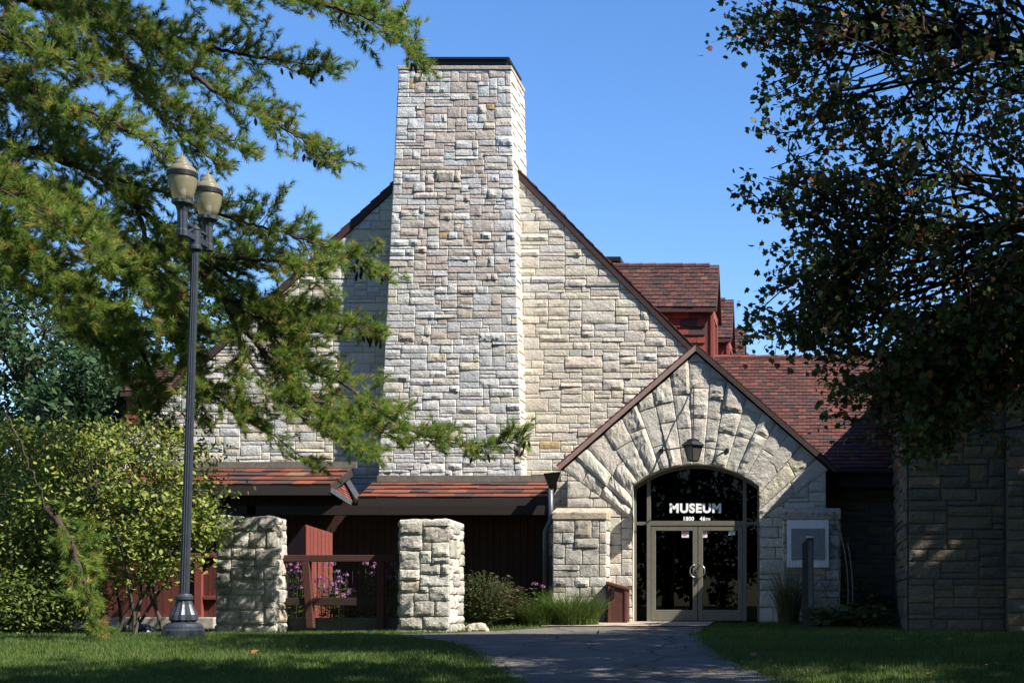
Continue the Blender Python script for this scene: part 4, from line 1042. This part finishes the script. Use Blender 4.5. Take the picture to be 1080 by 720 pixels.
# ================================================================== WHITE PINE
def pine():
    rg = random.Random(4); g = np.random.default_rng(4)
    tb = Vector((-16.2, 24.5, zg(24.5)))
    o = empty('pine_tree', tb, 'large white pine with long drooping boughs reaching right across the lamp and gable', 'tree')
    bark = (.055, .042, .034)
    tr = [tb-Vector((0, 0, .2)), tb+Vector((.1, 0, 4)), tb+Vector((.25, .1, 8)), tb+Vector((.3, 0, 12)), tb+Vector((.3, 0, 17))]
    mt = MB(); mt.tube(tr, [.42, .36, .30, .22, .08], 12, bark); mt.build('trunk', M_BARK, o, smooth=True)
    ml = MB(); C = []; A = []; tips = []
    # boughs: points of the photo's boughs, each with the depth it really hangs at, from trunk to tip
    B = [
     ([(-155, -80, 24.5), (-20, -70, 24.3), (150, -30, 24), (300, -5, 23.6), (400, 25, 23.3), (440, 58, 23.2)], 1.1, 1),
     ([(-155, -120, 24.5), (60, -110, 25), (220, -60, 25.4), (340, -20, 25.6), (415, 20, 25.6)], 1.2, 1),
     ([(-155, -60, 24.5), (20, -20, 24), (90, 10, 23.7), (165, 48, 23.5), (220, 92, 23.3), (265, 113, 23.2), (312, 143, 23.1), (352, 165, 23.0)], 1.0, 1),
     ([(-155, -20, 24.5), (-20, -10, 25), (90, 20, 25.5), (180, 40, 26), (270, 60, 26.2), (350, 70, 26.2)], 1.0, 1),
     ([(-155, 40, 24.5), (-40, 45, 24.6), (70, 55, 25), (140, 85, 25.2), (200, 118, 25.2), (262, 160, 25.2)], .7, 0),
     ([(-155, 90, 24.5), (-20, 85, 23.2), (60, 105, 22.6), (120, 130, 22.4), (175, 165, 22.6)], 1.0, 0),
     ([(-155, 120, 24.5), (0, 150, 24.4), (55, 166, 24.4), (100, 183, 24.4), (145, 220, 24.4), (190, 258, 24.3), (235, 312, 24.2), (300, 345, 24.2), (362, 352, 24.2)], .8, 0),
     ([(100, 183, 24.4), (180, 205, 24.6), (250, 232, 24.8), (320, 252, 24.8), (400, 284, 24.8)], 1.05, 1),
     ([(190, 258, 24.3), (250, 300, 24.6), (323, 384, 24.8), (358, 402, 24.8), (393, 428, 24.8), (440, 456, 24.7), (500, 470, 24.6), (552, 462, 24.6)], .78, 1),
     ([(235, 312, 24.2), (262, 376, 24.0), (300, 425, 23.8), (350, 455, 23.7), (392, 480, 23.7)], .85, 0),
     ([(-155, 170, 24.5), (-40, 190, 23.2), (40, 215, 22.6), (100, 255, 22.4), (150, 305, 22.4)], 1.15, 0),
     ([(-155, 210, 24.5), (-40, 240, 23), (30, 270, 22.3), (90, 305, 22.1), (130, 335, 22.1)], 1.15, 0),
     ([(-155, 150, 24.5), (-60, 170, 25.5), (40, 200, 26), (110, 240, 26.2), (170, 290, 26.2), (215, 350, 26.2)], 1.0, 0),
     ([(145, 220, 24.4), (165, 290, 24.3), (190, 345, 24.2), (205, 400, 24.2), (215, 440, 24.2)], .75, 0),
     ([(-155, 250, 24.5), (-60, 265, 24.5), (10, 290, 24.5), (70, 330, 24.5), (125, 360, 24.5)], .95, 0),
     ([(160, 300, 24.3), (200, 390, 24), (240, 430, 23.8), (290, 460, 23.8), (330, 490, 23.8)], .7, 0),
     ([(-155, 0, 24.5), (-60, 20, 23), (0, 35, 22.4), (60, 60, 22.2), (110, 70, 22.2)], 1.1, 0),
     ([(-155, 140, 24.5), (-60, 170, 22.6), (0, 200, 21.8), (60, 235, 21.6), (115, 275, 21.6)], 1.15, 0),
     ([(-155, 180, 24.5), (-70, 220, 22.4), (-10, 255, 21.7), (50, 290, 21.5), (100, 330, 21.6)], 1.15, 0),
     ([(-155, 10, 24.5), (0, 90, 26.4), (80, 150, 26.8), (140, 195, 26.8)], 1.1, 0),
     ([(235, 312, 24.2), (290, 330, 24.9), (350, 330, 25.2)], .9, 0),
     ([(190, 258, 24.3), (230, 270, 24.0), (290, 275, 23.8), (345, 285, 23.7)], .95, 0),
     ([(262, 350, 24.0), (310, 405, 24.3), (370, 440, 24.4), (420, 462, 24.4)], .85, 0),
     ([(120, 320, 24.6), (150, 370, 24.6), (165, 415, 24.6), (170, 455, 24.6)], .75, 0),
     ([(60, 330, 24.4), (110, 365, 24.5), (140, 405, 24.6), (150, 440, 24.6)], .7, 0),
     ([(120, 40, 24.5), (160, 110, 24.6), (200, 150, 24.8), (235, 178, 24.8)], .7, 0),
     ([(250, 330, 24.6), (330, 335, 25), (380, 345, 25.2), (402, 350, 25.2)], .6, 1),
     # a low bough coming down behind the shrub, its tip drooping in front of it
     ([(-155, 330, 24.5), (-60, 390, 22.6), (0, 430, 21.8), (35, 500, 21.4), (55, 560, 21.2)], .0, 0),
     ([(50, 535, 21.2), (75, 575, 21.2), (90, 620, 21.2), (102, 668, 21.2)], .55, 0),
     ([(-155, -160, 24.5), (40, -190, 23), (180, -150, 22.6), (290, -90, 22.4)], 1.2, 0),
     ([(-155, -240, 24.5), (0, -280, 25.5), (120, -250, 26), (230, -180, 26)], 1.2, 0),
     ([(-155, 60, 24.5), (-330, 80, 24), (-480, 130, 23.5)], 1.3, 0), ([(-155, 200, 24.5), (-320, 240, 25), (-450, 300, 25)], 1.3, 0), ([(-155, -150, 24.5), (-300, -170, 24), (-420, -120, 24)], 1.3, 0),
    ]
    up = Vector((0, 0, 1))
    for bi, (poly, sl, cone) in enumerate(B):
        raw = [P(*q) for q in poly]; pts = []
        n_ = len(raw)
        for i in range(n_-1):          # Catmull-Rom through the listed points
            p0 = raw[max(i-1, 0)]; p1 = raw[i]; p2 = raw[i+1]; p3 = raw[min(i+2, n_-1)]
            m = max(2, int((p2-p1).length/.075))
            for k in range(m):
                t = k/m
                pts.append(.5*((2*p1)+(p2-p0)*t+(2*p0-5*p1+4*p2-p3)*t*t+(3*p1-p0-3*p2+p3)*t**3)+Vector(g.normal(size=3)*.012))
        pts.append(raw[-1]); N = len(pts)
        thick = .105 if n_ >= 5 else .06
        if bi in (7, 8, 9, 13, 15, 17, 18, 19): thick = .045
        if sl < .4: thick = .035
        ml.tube(pts, [max(.008, thick*(1-i/N)**.8) for i in range(N)], 7, bark, cap=False)
        if sl == 0: continue
        acc = 0; step = .05
        for i in range(2, N-1):
            if i/N < .12 and n_ > 4: continue
            T = (pts[i+1]-pts[i-1]).normalized(); acc += (pts[i+1]-pts[i]).length
            if acc < step: continue
            acc = 0
            Sx = T.cross(up)
            Sx = Sx.normalized() if Sx.length > .1 else Vector((0, 1, 0))
            for side in (-1, 1, rg.choice((-1, 1))):
                if rg.random() < .36: continue
                roll = rg.gauss(.15, .6); a = math.radians(rg.uniform(35, 65))
                out = (Sx*side*math.cos(roll)+up*math.sin(roll)).normalized()
                dv = (T*math.cos(a)+out*math.sin(a)).normalized()
                ln = sl*rg.uniform(.35, 1.15)*(1-.5*(i/N)**2)
                st = pts[i]; en = st+dv*ln+up*(-.10*ln); md = st.lerp(en, .5)+up*.02*ln
                tw = [st, md, en+up*.08*ln]
                if ln > .25: ml.tube(tw, [.009, .006, .003], 4, bark, cap=False)
                k = max(2, int(ln/.08))
                for j in range(k):
                    t = .25+.75*(j+1)/k
                    if t < .35 and rg.random() < .5: continue
                    C.append(at(tw, t)+Vector(g.normal(size=3)*.025)); A.append((dv*1.0+up*.25+Vector(g.normal(size=3)*.45)).normalized())
                    if rg.random() < .5:
                        sv = (dv*.6+Vector(g.normal(size=3)*.6)+up*.2).normalized(); q = at(tw, t)+sv*rg.uniform(.06, .16)
                        C.append(q); A.append(sv)
        for _ in range(10): C.append(pts[-1]+Vector(g.normal(size=3)*.07)); A.append((T+up*.3+Vector(g.normal(size=3)*.5)).normalized())
        if cone: tips.append(pts[-max(4, int(N*.16)):])
    ml.build('limbs', M_BARK, o, smooth=True)
    C = np.array(C); A = np.array(A); n = len(C); K = 36
    CC = np.repeat(C, K, 0)+np.repeat(A, K, 0)*g.uniform(-.07, .03, (n*K, 1)); AA = np.repeat(A, K, 0)
    D = AA*1.0+rdir(n*K, g)*.75; D[:, 2] -= .03
    pal = [((.15,.225,.038), 6), ((.11,.19,.036), 5), ((.20,.26,.044), 4), ((.26,.25,.05), 2), ((.28,.19,.06), .8)]
    tc = palette(n, pal, g, .2); cc = np.repeat(tc, K, 0)*g.uniform(.8, 1.2, (n*K, 1))
    leaf_mesh('needles', CC, D, rdir(n*K, g), g.uniform(.085, .15, n*K), cc, T_NEEDLE, M_NEEDLE, o)
    print('pine tufts', n)
    # cones hanging near the tips
    for tp in tips:
        for k in range(9):
            p = tp[rg.randrange(len(tp))]+Vector((rg.gauss(0, .10), rg.gauss(0, .12), -.10+rg.gauss(0, .05)))
            mb = MB(); L = rg.uniform(.11, .16); prof = [(.008, 0)]
            for q in range(7):
                t = (q+.5)/7; r = .036*math.sin(math.pi*(.12+.8*t))
                prof += [(r, -L*t), (r*.62, -L*(t+.06))]
            prof.append((.004, -L))
            mb.lathe(p, prof[::-1], 9, (.045, .028, .018), flute=5, fd=.2, shear=(rg.uniform(-.4, .4), rg.uniform(-.4, .4)))
            mb.build('pine_cone', M_BARK, o)
    return o
pine()

# ================================================================== BACKGROUND TREES, left
def blob_pts(c, r, n, seed, zmin=2.0):
    g = random.Random(seed); out = []
    while len(out) < n:
        v = Vector((g.uniform(-1, 1), g.uniform(-1, 1), g.uniform(-1, 1)))
        if v.length > 1 or v.length < .35: continue
        p = (c[0]+v.x*r[0], c[1]+v.y*r[1], c[2]+v.z*r[2])
        if p[2] > zmin: out.append(p)
    return out
BG = [((.040,.085,.030), 5), ((.030,.065,.026), 5), ((.060,.105,.035), 2)]
BGB = [((.060,.110,.045), 5), ((.045,.090,.040), 4), ((.08,.13,.05), 2)]
for i, (px, py, d, rx, rz_, lab, pal) in enumerate([
    (30, 420, 37, 2.3, 3.6, 'dark green broadleaf tree behind the shrub at the left edge', BG),
    (165, 345, 60, 4.2, 4.6, 'blue green treetop showing between pine boughs behind the lamp post', BGB),
    (110, 455, 34.5, 1.5, 2.4, 'dark leafy tree between the left shrub and the gable end', BG),
    (20, 560, 33, 1.9, 1.5, 'low dark leafy tree behind the red fence at the left edge', BG),
    (95, 560, 33.5, 1.6, 1.6, 'low dark leafy tree behind the tall yellow green shrub', BG),
    (-90, 330, 42, 4, 6, 'deep green tree farthest left behind the pine trunk', BG)]):
    c = P(px, py, d)
    broad_tree('broadleaf_tree', lab, (c.x, d, zg(d)), max(2.2, c.z+.3*rz_), blob_pts(c, (rx, rx*.8, rz_), 130 if rx < 2 else 190, 40+i), 60+i, pal, .16 if d < 50 else .2, 70, .6, 9, .2, (.06, .05, .04), T_OVAL6, group='trees behind the museum')

# unseen trees added to shade the right side, block sky light and darken door glass
for i, (x, d, r, zc, hz, lab) in enumerate([(12, 22.8, 4.2, 10.5, 6.0, 'unseen broadleaf tree past the right edge, shading the stone building'), (14.5, 11, 5.5, 8, 7, 'unseen broadleaf tree past the right edge, behind the maple'),
        (-6, -9, 7, 9, 8, 'wide unseen tree added behind the viewer to block sky light'), (8, -7, 7, 9, 8, 'tall unseen tree added behind the viewer to block sky light'), (-20, -2, 6, 8, 7, 'unseen tree added far left of the viewer to block sky light'), (-6, 4, 5.5, 12.5, 5, 'unseen high crowned tree added over the path start to block sky light'), (6.5, 7.5, 5, 13.5, 5, 'unseen high crowned tree added right of the path start to darken the path')]):
    broad_tree('broadleaf_tree', lab, (x, d, zg(d)), zc+.3*hz, blob_pts((x, d, zc), (r, r, hz), 230 if i == 0 else 420, 80+i, 1.5), 90+i, BG, .34, 60, .9, 9, .25, (.05, .04, .034), T_OVAL6, group='unseen trees round the lawn', twigs=2)
# ================================================================== SHRUBS, left
def shrub(label, px, py, d, rx, rz_, n, seed, pal, leaf=.085, per=60, spread=.33):
    c = P(px, py, d); rg = random.Random(seed)
    pts = blob_pts(c, (rx, rx*.58, rz_), n, seed, zg(d)+.15)
    base = (c.x, d, zg(d)); o = empty('shrub', base, label, 'shrub', 'shrubs along the red fence')
    g = np.random.default_rng(seed); ml = MB(); C = []
    stems = []
    for k in range(9):
        q = Vector(pts[rg.randrange(len(pts))]); st = Vector((base[0]+rg.uniform(-.5, .5)*rx*.6, d+rg.uniform(-.3, .3), base[2]-.05))
        s = curve_pts(st, q, rg, .05, .08, 7); stems.append(s); ml.tube(s, [.03*(1-.7*i/7) for i in range(8)], 6, (.07, .06, .05), cap=False)
    for p in pts:
        p = Vector(p); s = min(stems, key=lambda s_: min((a-p).length for a in s_[2:])); a = min(s[2:], key=lambda q: (q-p).length)
        tw = curve_pts(a, p, rg, .03, .1, 4); ml.tube(tw, [.011, .009, .007, .005, .003], 4, (.07, .06, .05), cap=False)
        for _ in range(int(per*rg.uniform(.6, 1.4))): C.append(p+Vector(g.normal(size=3)*Vector((spread, spread, spread*.6))) if False else p+Vector((g.normal()*spread*.6, g.normal()*spread*.6, g.normal()*spread*.38)))
    ml.build('stems', M_BARK, o, smooth=True)
    n_ = len(C); D = rdir(n_, g); D[:, 2] -= .3; N = rdir(n_, g)*.7; N[:, 2] += .9; N[:, 1] -= .35
    leaf_mesh('foliage', np.array(C), D, N, g.uniform(.6, 1.25, n_)*leaf, palette(n_, pal, g, .25), T_OVAL, M_LEAF, o, .3)
YG = [((.21,.25,.05), 6), ((.16,.21,.045), 5), ((.27,.28,.06), 3), ((.10,.16,.03), 3), ((.28,.18,.07), .4)]
GG = [((.115,.155,.032), 6), ((.09,.13,.028), 5), ((.17,.20,.04), 2), ((.07,.11,.025), 3)]
shrub('tall yellow green shrub with arching stems behind the lamp post', 142, 528, 23.7, 1.6, 1.4, 235, 3, YG)
shrub('broad yellow green shrub at the left behind the drooping pine tip', 25, 530, 24.0, 1.7, 1.45, 260, 4, YG)
shrub('low rounded green shrub at the left edge of the lawn', 25, 635, 23.4, 1.15, .65, 200, 5, GG, .075)

# ================================================================== flowers, grasses and low plants
def blades(name, label, cat, px, d, n, h, spread, cols, seed, wd=.012, bend=.5, group=None, heads=None, erect=.25):
    g = np.random.default_rng(seed); rg = random.Random(seed); c = Vector((X(px, d), d, zg(d)))
    o = empty(name, c, label, cat, group); mb = MB()
    for _ in range(n):
        an = rg.uniform(0, 2*math.pi); rr = spread*math.sqrt(rg.random())*.6
        b = c+Vector((rr*math.cos(an), rr*math.sin(an)*.7, -.02)); dr = Vector((math.cos(an+rg.gauss(0, .6)), math.sin(an+rg.gauss(0, .6)), 0))
        L = h*rg.uniform(.55, 1.1); bd = bend*rg.uniform(.3, 1.2); sd = dr.cross(Vector((0, 0, 1)))
        vs = []; p = b.copy(); ns = 4
        for i in range(ns+1):
            t = i/ns; th = erect*bd+bd*t*1.5
            w_ = wd*(1-t**1.5)*.5+.0008
            vs += [p-sd*w_, p+sd*w_]
            p = p+(dr*math.sin(th)+Vector((0, 0, 1))*math.cos(th))*(L/ns)
        col = rg.choice(cols); k = rg.uniform(.75, 1.25)
        mb.add(vs, [(2*i, 2*i+1, 2*i+3, 2*i+2) for i in range(ns)], tuple(v*k for v in col))
    mb.build('foliage', M_GRASSB, o)
    return o, c
GRN = [(.075, .12, .025), (.055, .10, .022), (.10, .14, .03)]
o, c = blades('ornamental_grass', 'arching green grass clump against the foot of the left buttress', 'grass clump', 604, 28.6, 1700, .80, .85, GRN, 1, .010, .9, 'grass clumps by the entrance')
o, c = blades('ornamental_grass', 'low green grass clump between the dry bush and the buttress', 'grass clump', 563, 28.4, 1100, .62, .7, GRN, 2, .010, .9, 'grass clumps by the entrance')
DRY = [(.12, .085, .04), (.09, .06, .035), (.07, .08, .03), (.14, .11, .06)]
DRYP = [((.10,.075,.035), 4), ((.075,.075,.03), 4), ((.055,.075,.026), 4), ((.13,.085,.05), 2), ((.09,.045,.04), 1)]
DRYBUSH = True
blades('ornamental_grass', 'dim feathery grass clump below the pale wall sign', 'grass clump', 832, 28.9, 400, 1.3, .35, [(.10,.11,.04), (.08,.09,.03)], 4, .01, .5, 'grass clumps by the entrance')
# leafy perennials in the shade on the right
def leafy(name, label, cat, px, d, n, h, spread, pal, seed, size, group=None):
    g = np.random.default_rng(seed); rg = random.Random(seed); c = Vector((X(px, d), d, zg(d))); o = empty(name, c, label, cat, group)
    mb = MB(); C = []; D = []
    for _ in range(n):
        an = rg.uniform(0, 6.283); r = spread*math.sqrt(rg.random()); e = c+Vector((r*math.cos(an), r*.7*math.sin(an), h*rg.uniform(.3, 1)*(1-.5*(r/spread)**2)))
        st = c+Vector((rg.uniform(-.2, .2)*spread, rg.uniform(-.2, .2)*spread, 0)); mb.tube(curve_pts(st, e, rg, .1, .05, 3), [.005]*4, 4, (.06, .08, .03), cap=False)
        C.append(e); D.append((math.cos(an), math.sin(an), rg.uniform(-.5, .3)))
    mb.build('stems', M_GRASSB, o); N = rdir(n, g)*.4; N[:, 2] += 1
    leaf_mesh('leaves', np.array(C), np.array(D), N, g.uniform(.7, 1.3, n)*size, palette(n, pal, g, .25), T_OVAL, M_LEAF, o, .3)
    return o, c
leafy('leafy_plant', 'broad leaved low plant in the shaded bed below the wall sign', 'plant', 886, 28.2, 170, .55, .62, GG, 5, .2, 'bed plants right of the doors')
leafy('leafy_plant', 'low plant at the right end of the shaded bed', 'plant', 918, 28.0, 140, .5, .5, GG, 6, .17, 'bed plants right of the doors')
leafy('leafy_plant', 'tall dark plant between the marker post and the wing wall', 'plant', 915, 29.6, 240, 1.0, .55, BG, 7, .16, 'bed plants right of the doors')
for px_, d_, n_, h_, sp_, sd_, lab_ in ((507, 27.4, 750, 1.2, .62, 8, 'brownish dry bush right of the sunlit stone pillar'), (530, 28.3, 600, 1.05, .6, 9, 'darker straggly bush between the dry bush and the green grass clumps')):
    leafy('dry_bush', lab_, 'bush', px_, d_, n_, h_, sp_, DRYP, sd_, .075, 'dry bushes by the sunlit pillar')
# pale arching canes
cn = empty('bare_canes', (X(890, 29), 29, zg(29)), 'thin pale arching canes in front of the shaded wing wall', 'canes')
mb = MB()
for a, b, c3 in (((893, 652), (899, 600), (882, 545)), ((884, 652), (888, 610), (881, 580)), ((898, 652), (902, 615), (894, 572)), ((833, 650), (836, 640), (838, 615))):
    p0, p1, p2 = P(*a, 29), P(*b, 28.9), P(*c3, 28.9); mb.tube([p0.lerp(p1, t).lerp(p1.lerp(p2, t), t) for t in np.linspace(0, 1, 9)], .011, 5, (.32, .30, .25))
mb.build('canes', M_BARK, cn)
# phlox behind the railing
PHL = [((.24,.085,.20), 4), ((.29,.125,.25), 3), ((.18,.055,.15), 2), ((.22,.15,.29), 1)]
def phlox(px, d, h, spread, seed, label, nst=16):
    g = np.random.default_rng(seed); rg = random.Random(seed); c = Vector((X(px, d), d, zg(d))); o = empty('phlox_plant', c, label, 'flowers', 'phlox behind the timber railing')
    ms = MB(); C = []; D = []; FC = []; FN = []
    for _ in range(nst):
        an = rg.uniform(0, 6.283); r = spread*math.sqrt(rg.random()); e = c+Vector((r*math.cos(an), r*.6*math.sin(an), h*rg.uniform(.6, 1.02))); st = c+Vector((r*.5*math.cos(an), r*.3*math.sin(an), 0))
        s = curve_pts(st, e, rg, .0, .03, 4); ms.tube(s, .006, 4, (.05, .08, .025), cap=False)
        for k in range(14):
            C.append(at(s, rg.uniform(.1, .92))); D.append((g.normal(), g.normal(), .1))
        for k in range(rg.randint(14, 26)):
            v = rdir(1, g)[0]; v[2] = abs(v[2])*.8; FC.append(e+Vector(v)*rg.uniform(.03, .085)); FN.append(v)
    ms.build('stems', M_GRASSB, o); n = len(C); N = rdir(n, g)*.4; N[:, 2] += 1
    leaf_mesh('leaves', np.array(C), np.array(D), N, g.uniform(.07, .13, n), palette(n, GG, g), T_OVAL6, M_LEAF, o, .2)
    n = len(FC); tm = [(math.cos(a)*(.5 if k % 2 == 0 else .28), math.sin(a)*(.5 if k % 2 == 0 else .28)) for k, a in enumerate(np.linspace(0, 2*math.pi, 10, endpoint=False))]
    FN = np.array(FN); leaf_mesh('blossoms', np.array(FC), np.cross(FN, rdir(n, g)), FN, g.uniform(.035, .055, n), palette(n, PHL, g, .15), tm, M_PETAL, o)
for k, (px, d, h, sp, n_, lab) in enumerate([(312, 27.0, 1.25, .32, 16, 'pink phlox at the left end of the railing, next to the shaded pillar'), (345, 26.95, .95, .32, 18, 'lower pink phlox just left of the middle of the railing'),
        (372, 26.9, .75, .3, 16, 'short pink phlox in the middle of the railing'), (398, 27.1, 1.32, .3, 14, 'lilac topped phlox rising above the right half of the railing'), (417, 27.0, 1.42, .25, 12, 'tall pink phlox beside the sunlit pillar'),
        (357, 27.6, 1.3, .25, 6, 'sparse phlox behind the others in front of the sunlit red wall corner')]):
    phlox(px, d, h, sp, 30+k, lab, n_)
phlox(568, 28.6, .95, .15, 50, 'single pink phlox in the grass left of the buttress', 2)

# ================================================================== LAWN GRASS
g = np.random.default_rng(77); N0 = 330000
yy = 14.3+(29.6-14.3)*g.random(N0)**1.15
xx = g.uniform(-1, 1, N0)
xl = (-60-VX)/FPX*yy-.8; xr = (1140-VX)/FPX*yy+1.0
xx = xl+(xr-xl)*g.random(N0)
keep = np.ones(N0, bool); NR = g.normal(size=N0)
for i in range(N0):
    e = path_edges(yy[i])
    if e:
        wv = .16*noise.noise(Vector((yy[i]*1.7, xx[i]*1.7, 5)))+.1*abs(NR[i])
        if e[0]+wv < xx[i] < e[1]-wv: keep[i] = False
    if yy[i] > 27.9 and X(573, 28.5) < xx[i] < X(750, 28.5): keep[i] = False
    if yy[i] > 25.95 and X(228, 26) < xx[i] < X(420, 26): keep[i] = False
    if yy[i] > 26.55 and xx[i] > 1.66: keep[i] = False
    if yy[i] > 27.3 and xx[i] < X(230, 27.4): keep[i] = False
    if yy[i] > 26 and X(420, 26) < xx[i] < X(475, 26) and yy[i] < 27: keep[i] = False
xx, yy = xx[keep], yy[keep]; n = len(xx)
zz = np.array([zg(v) for v in yy])
D = rdir(n, g)*.55; D[:, 2] = 1
patch = np.array([noise.noise(Vector((a*.7, b*.7, 3))) for a, b in zip(xx, yy)])
h = g.uniform(.035, .08, n)*(1+.35*patch)
cols = palette(n, [((.066,.112,.022), 6), ((.05,.088,.019), 5), ((.095,.135,.029), 3), ((.14,.125,.05), .7)], g, .25)*(1+.3*patch)[:, None]
go = leaf_mesh('grass', np.stack([xx, yy, zz-.004], 1), D, rdir(n, g), h, cols, [(-.07, 0), (.07, 0), (.03, .6), (0, 1), (-.03, .6)], M_GRASSB)
tag(go, 'short green lawn grass either side of the path', 'grass', kind='stuff')
# leaf litter: small dry leaves too many to count
n = 420; yy = 14.5+14*g.random(n); xx = X(0, 1)*yy*1.05+(X(1080, 1)-X(0, 1))*1.1*yy*g.random(n)
zz = np.array([zg(v) for v in yy])+np.array([.02 if (path_edges(v) and path_edges(v)[0] < u < path_edges(v)[1]) else .05 for u, v in zip(xx, yy)])
ok = ~((yy > 25.8) & ((xx < X(480, 26)) | (xx > 1.5)))
nn = rdir(n, g)*.5; nn[:, 2] += 1; dn = rdir(n, g); dn[:, 2] *= .2
lt = leaf_mesh('leaf_litter', np.stack([xx, yy, zz], 1)[ok], dn[ok], nn[ok], g.uniform(.035, .075, n)[ok], palette(n, [((.16,.10,.05), 5), ((.22,.13,.05), 3), ((.11,.08,.05), 4), ((.28,.12,.04), 1)], g, .3)[ok], T_OVAL6, M_LEAF, None, .3)
tag(lt, 'small dry brown leaves strewn over lawn and path', 'leaves', kind='stuff')
# fallen leaves
for k, (px, d, col, lab) in enumerate([(264, 18.6, (.35, .13, .05), 'orange fallen leaf on the left lawn'), (791, 18.2, (.33, .15, .06), 'tan fallen leaf at the right path edge'), (747, 16.2, (.3, .2, .08), 'yellowish fallen leaf on the shaded asphalt')]):
    c = Vector((X(px, d), d, zg(d)+.06 if k != 2 else zg(d)+.03))
    o = leaf_mesh('fallen_leaf', np.array([c]), np.array([[1., .3, .1]]), np.array([[.1, -.5, 1.]]), [.11], np.array([col]), T_MAPLE, M_LEAF, None, .3); tag(o, lab, 'leaf')
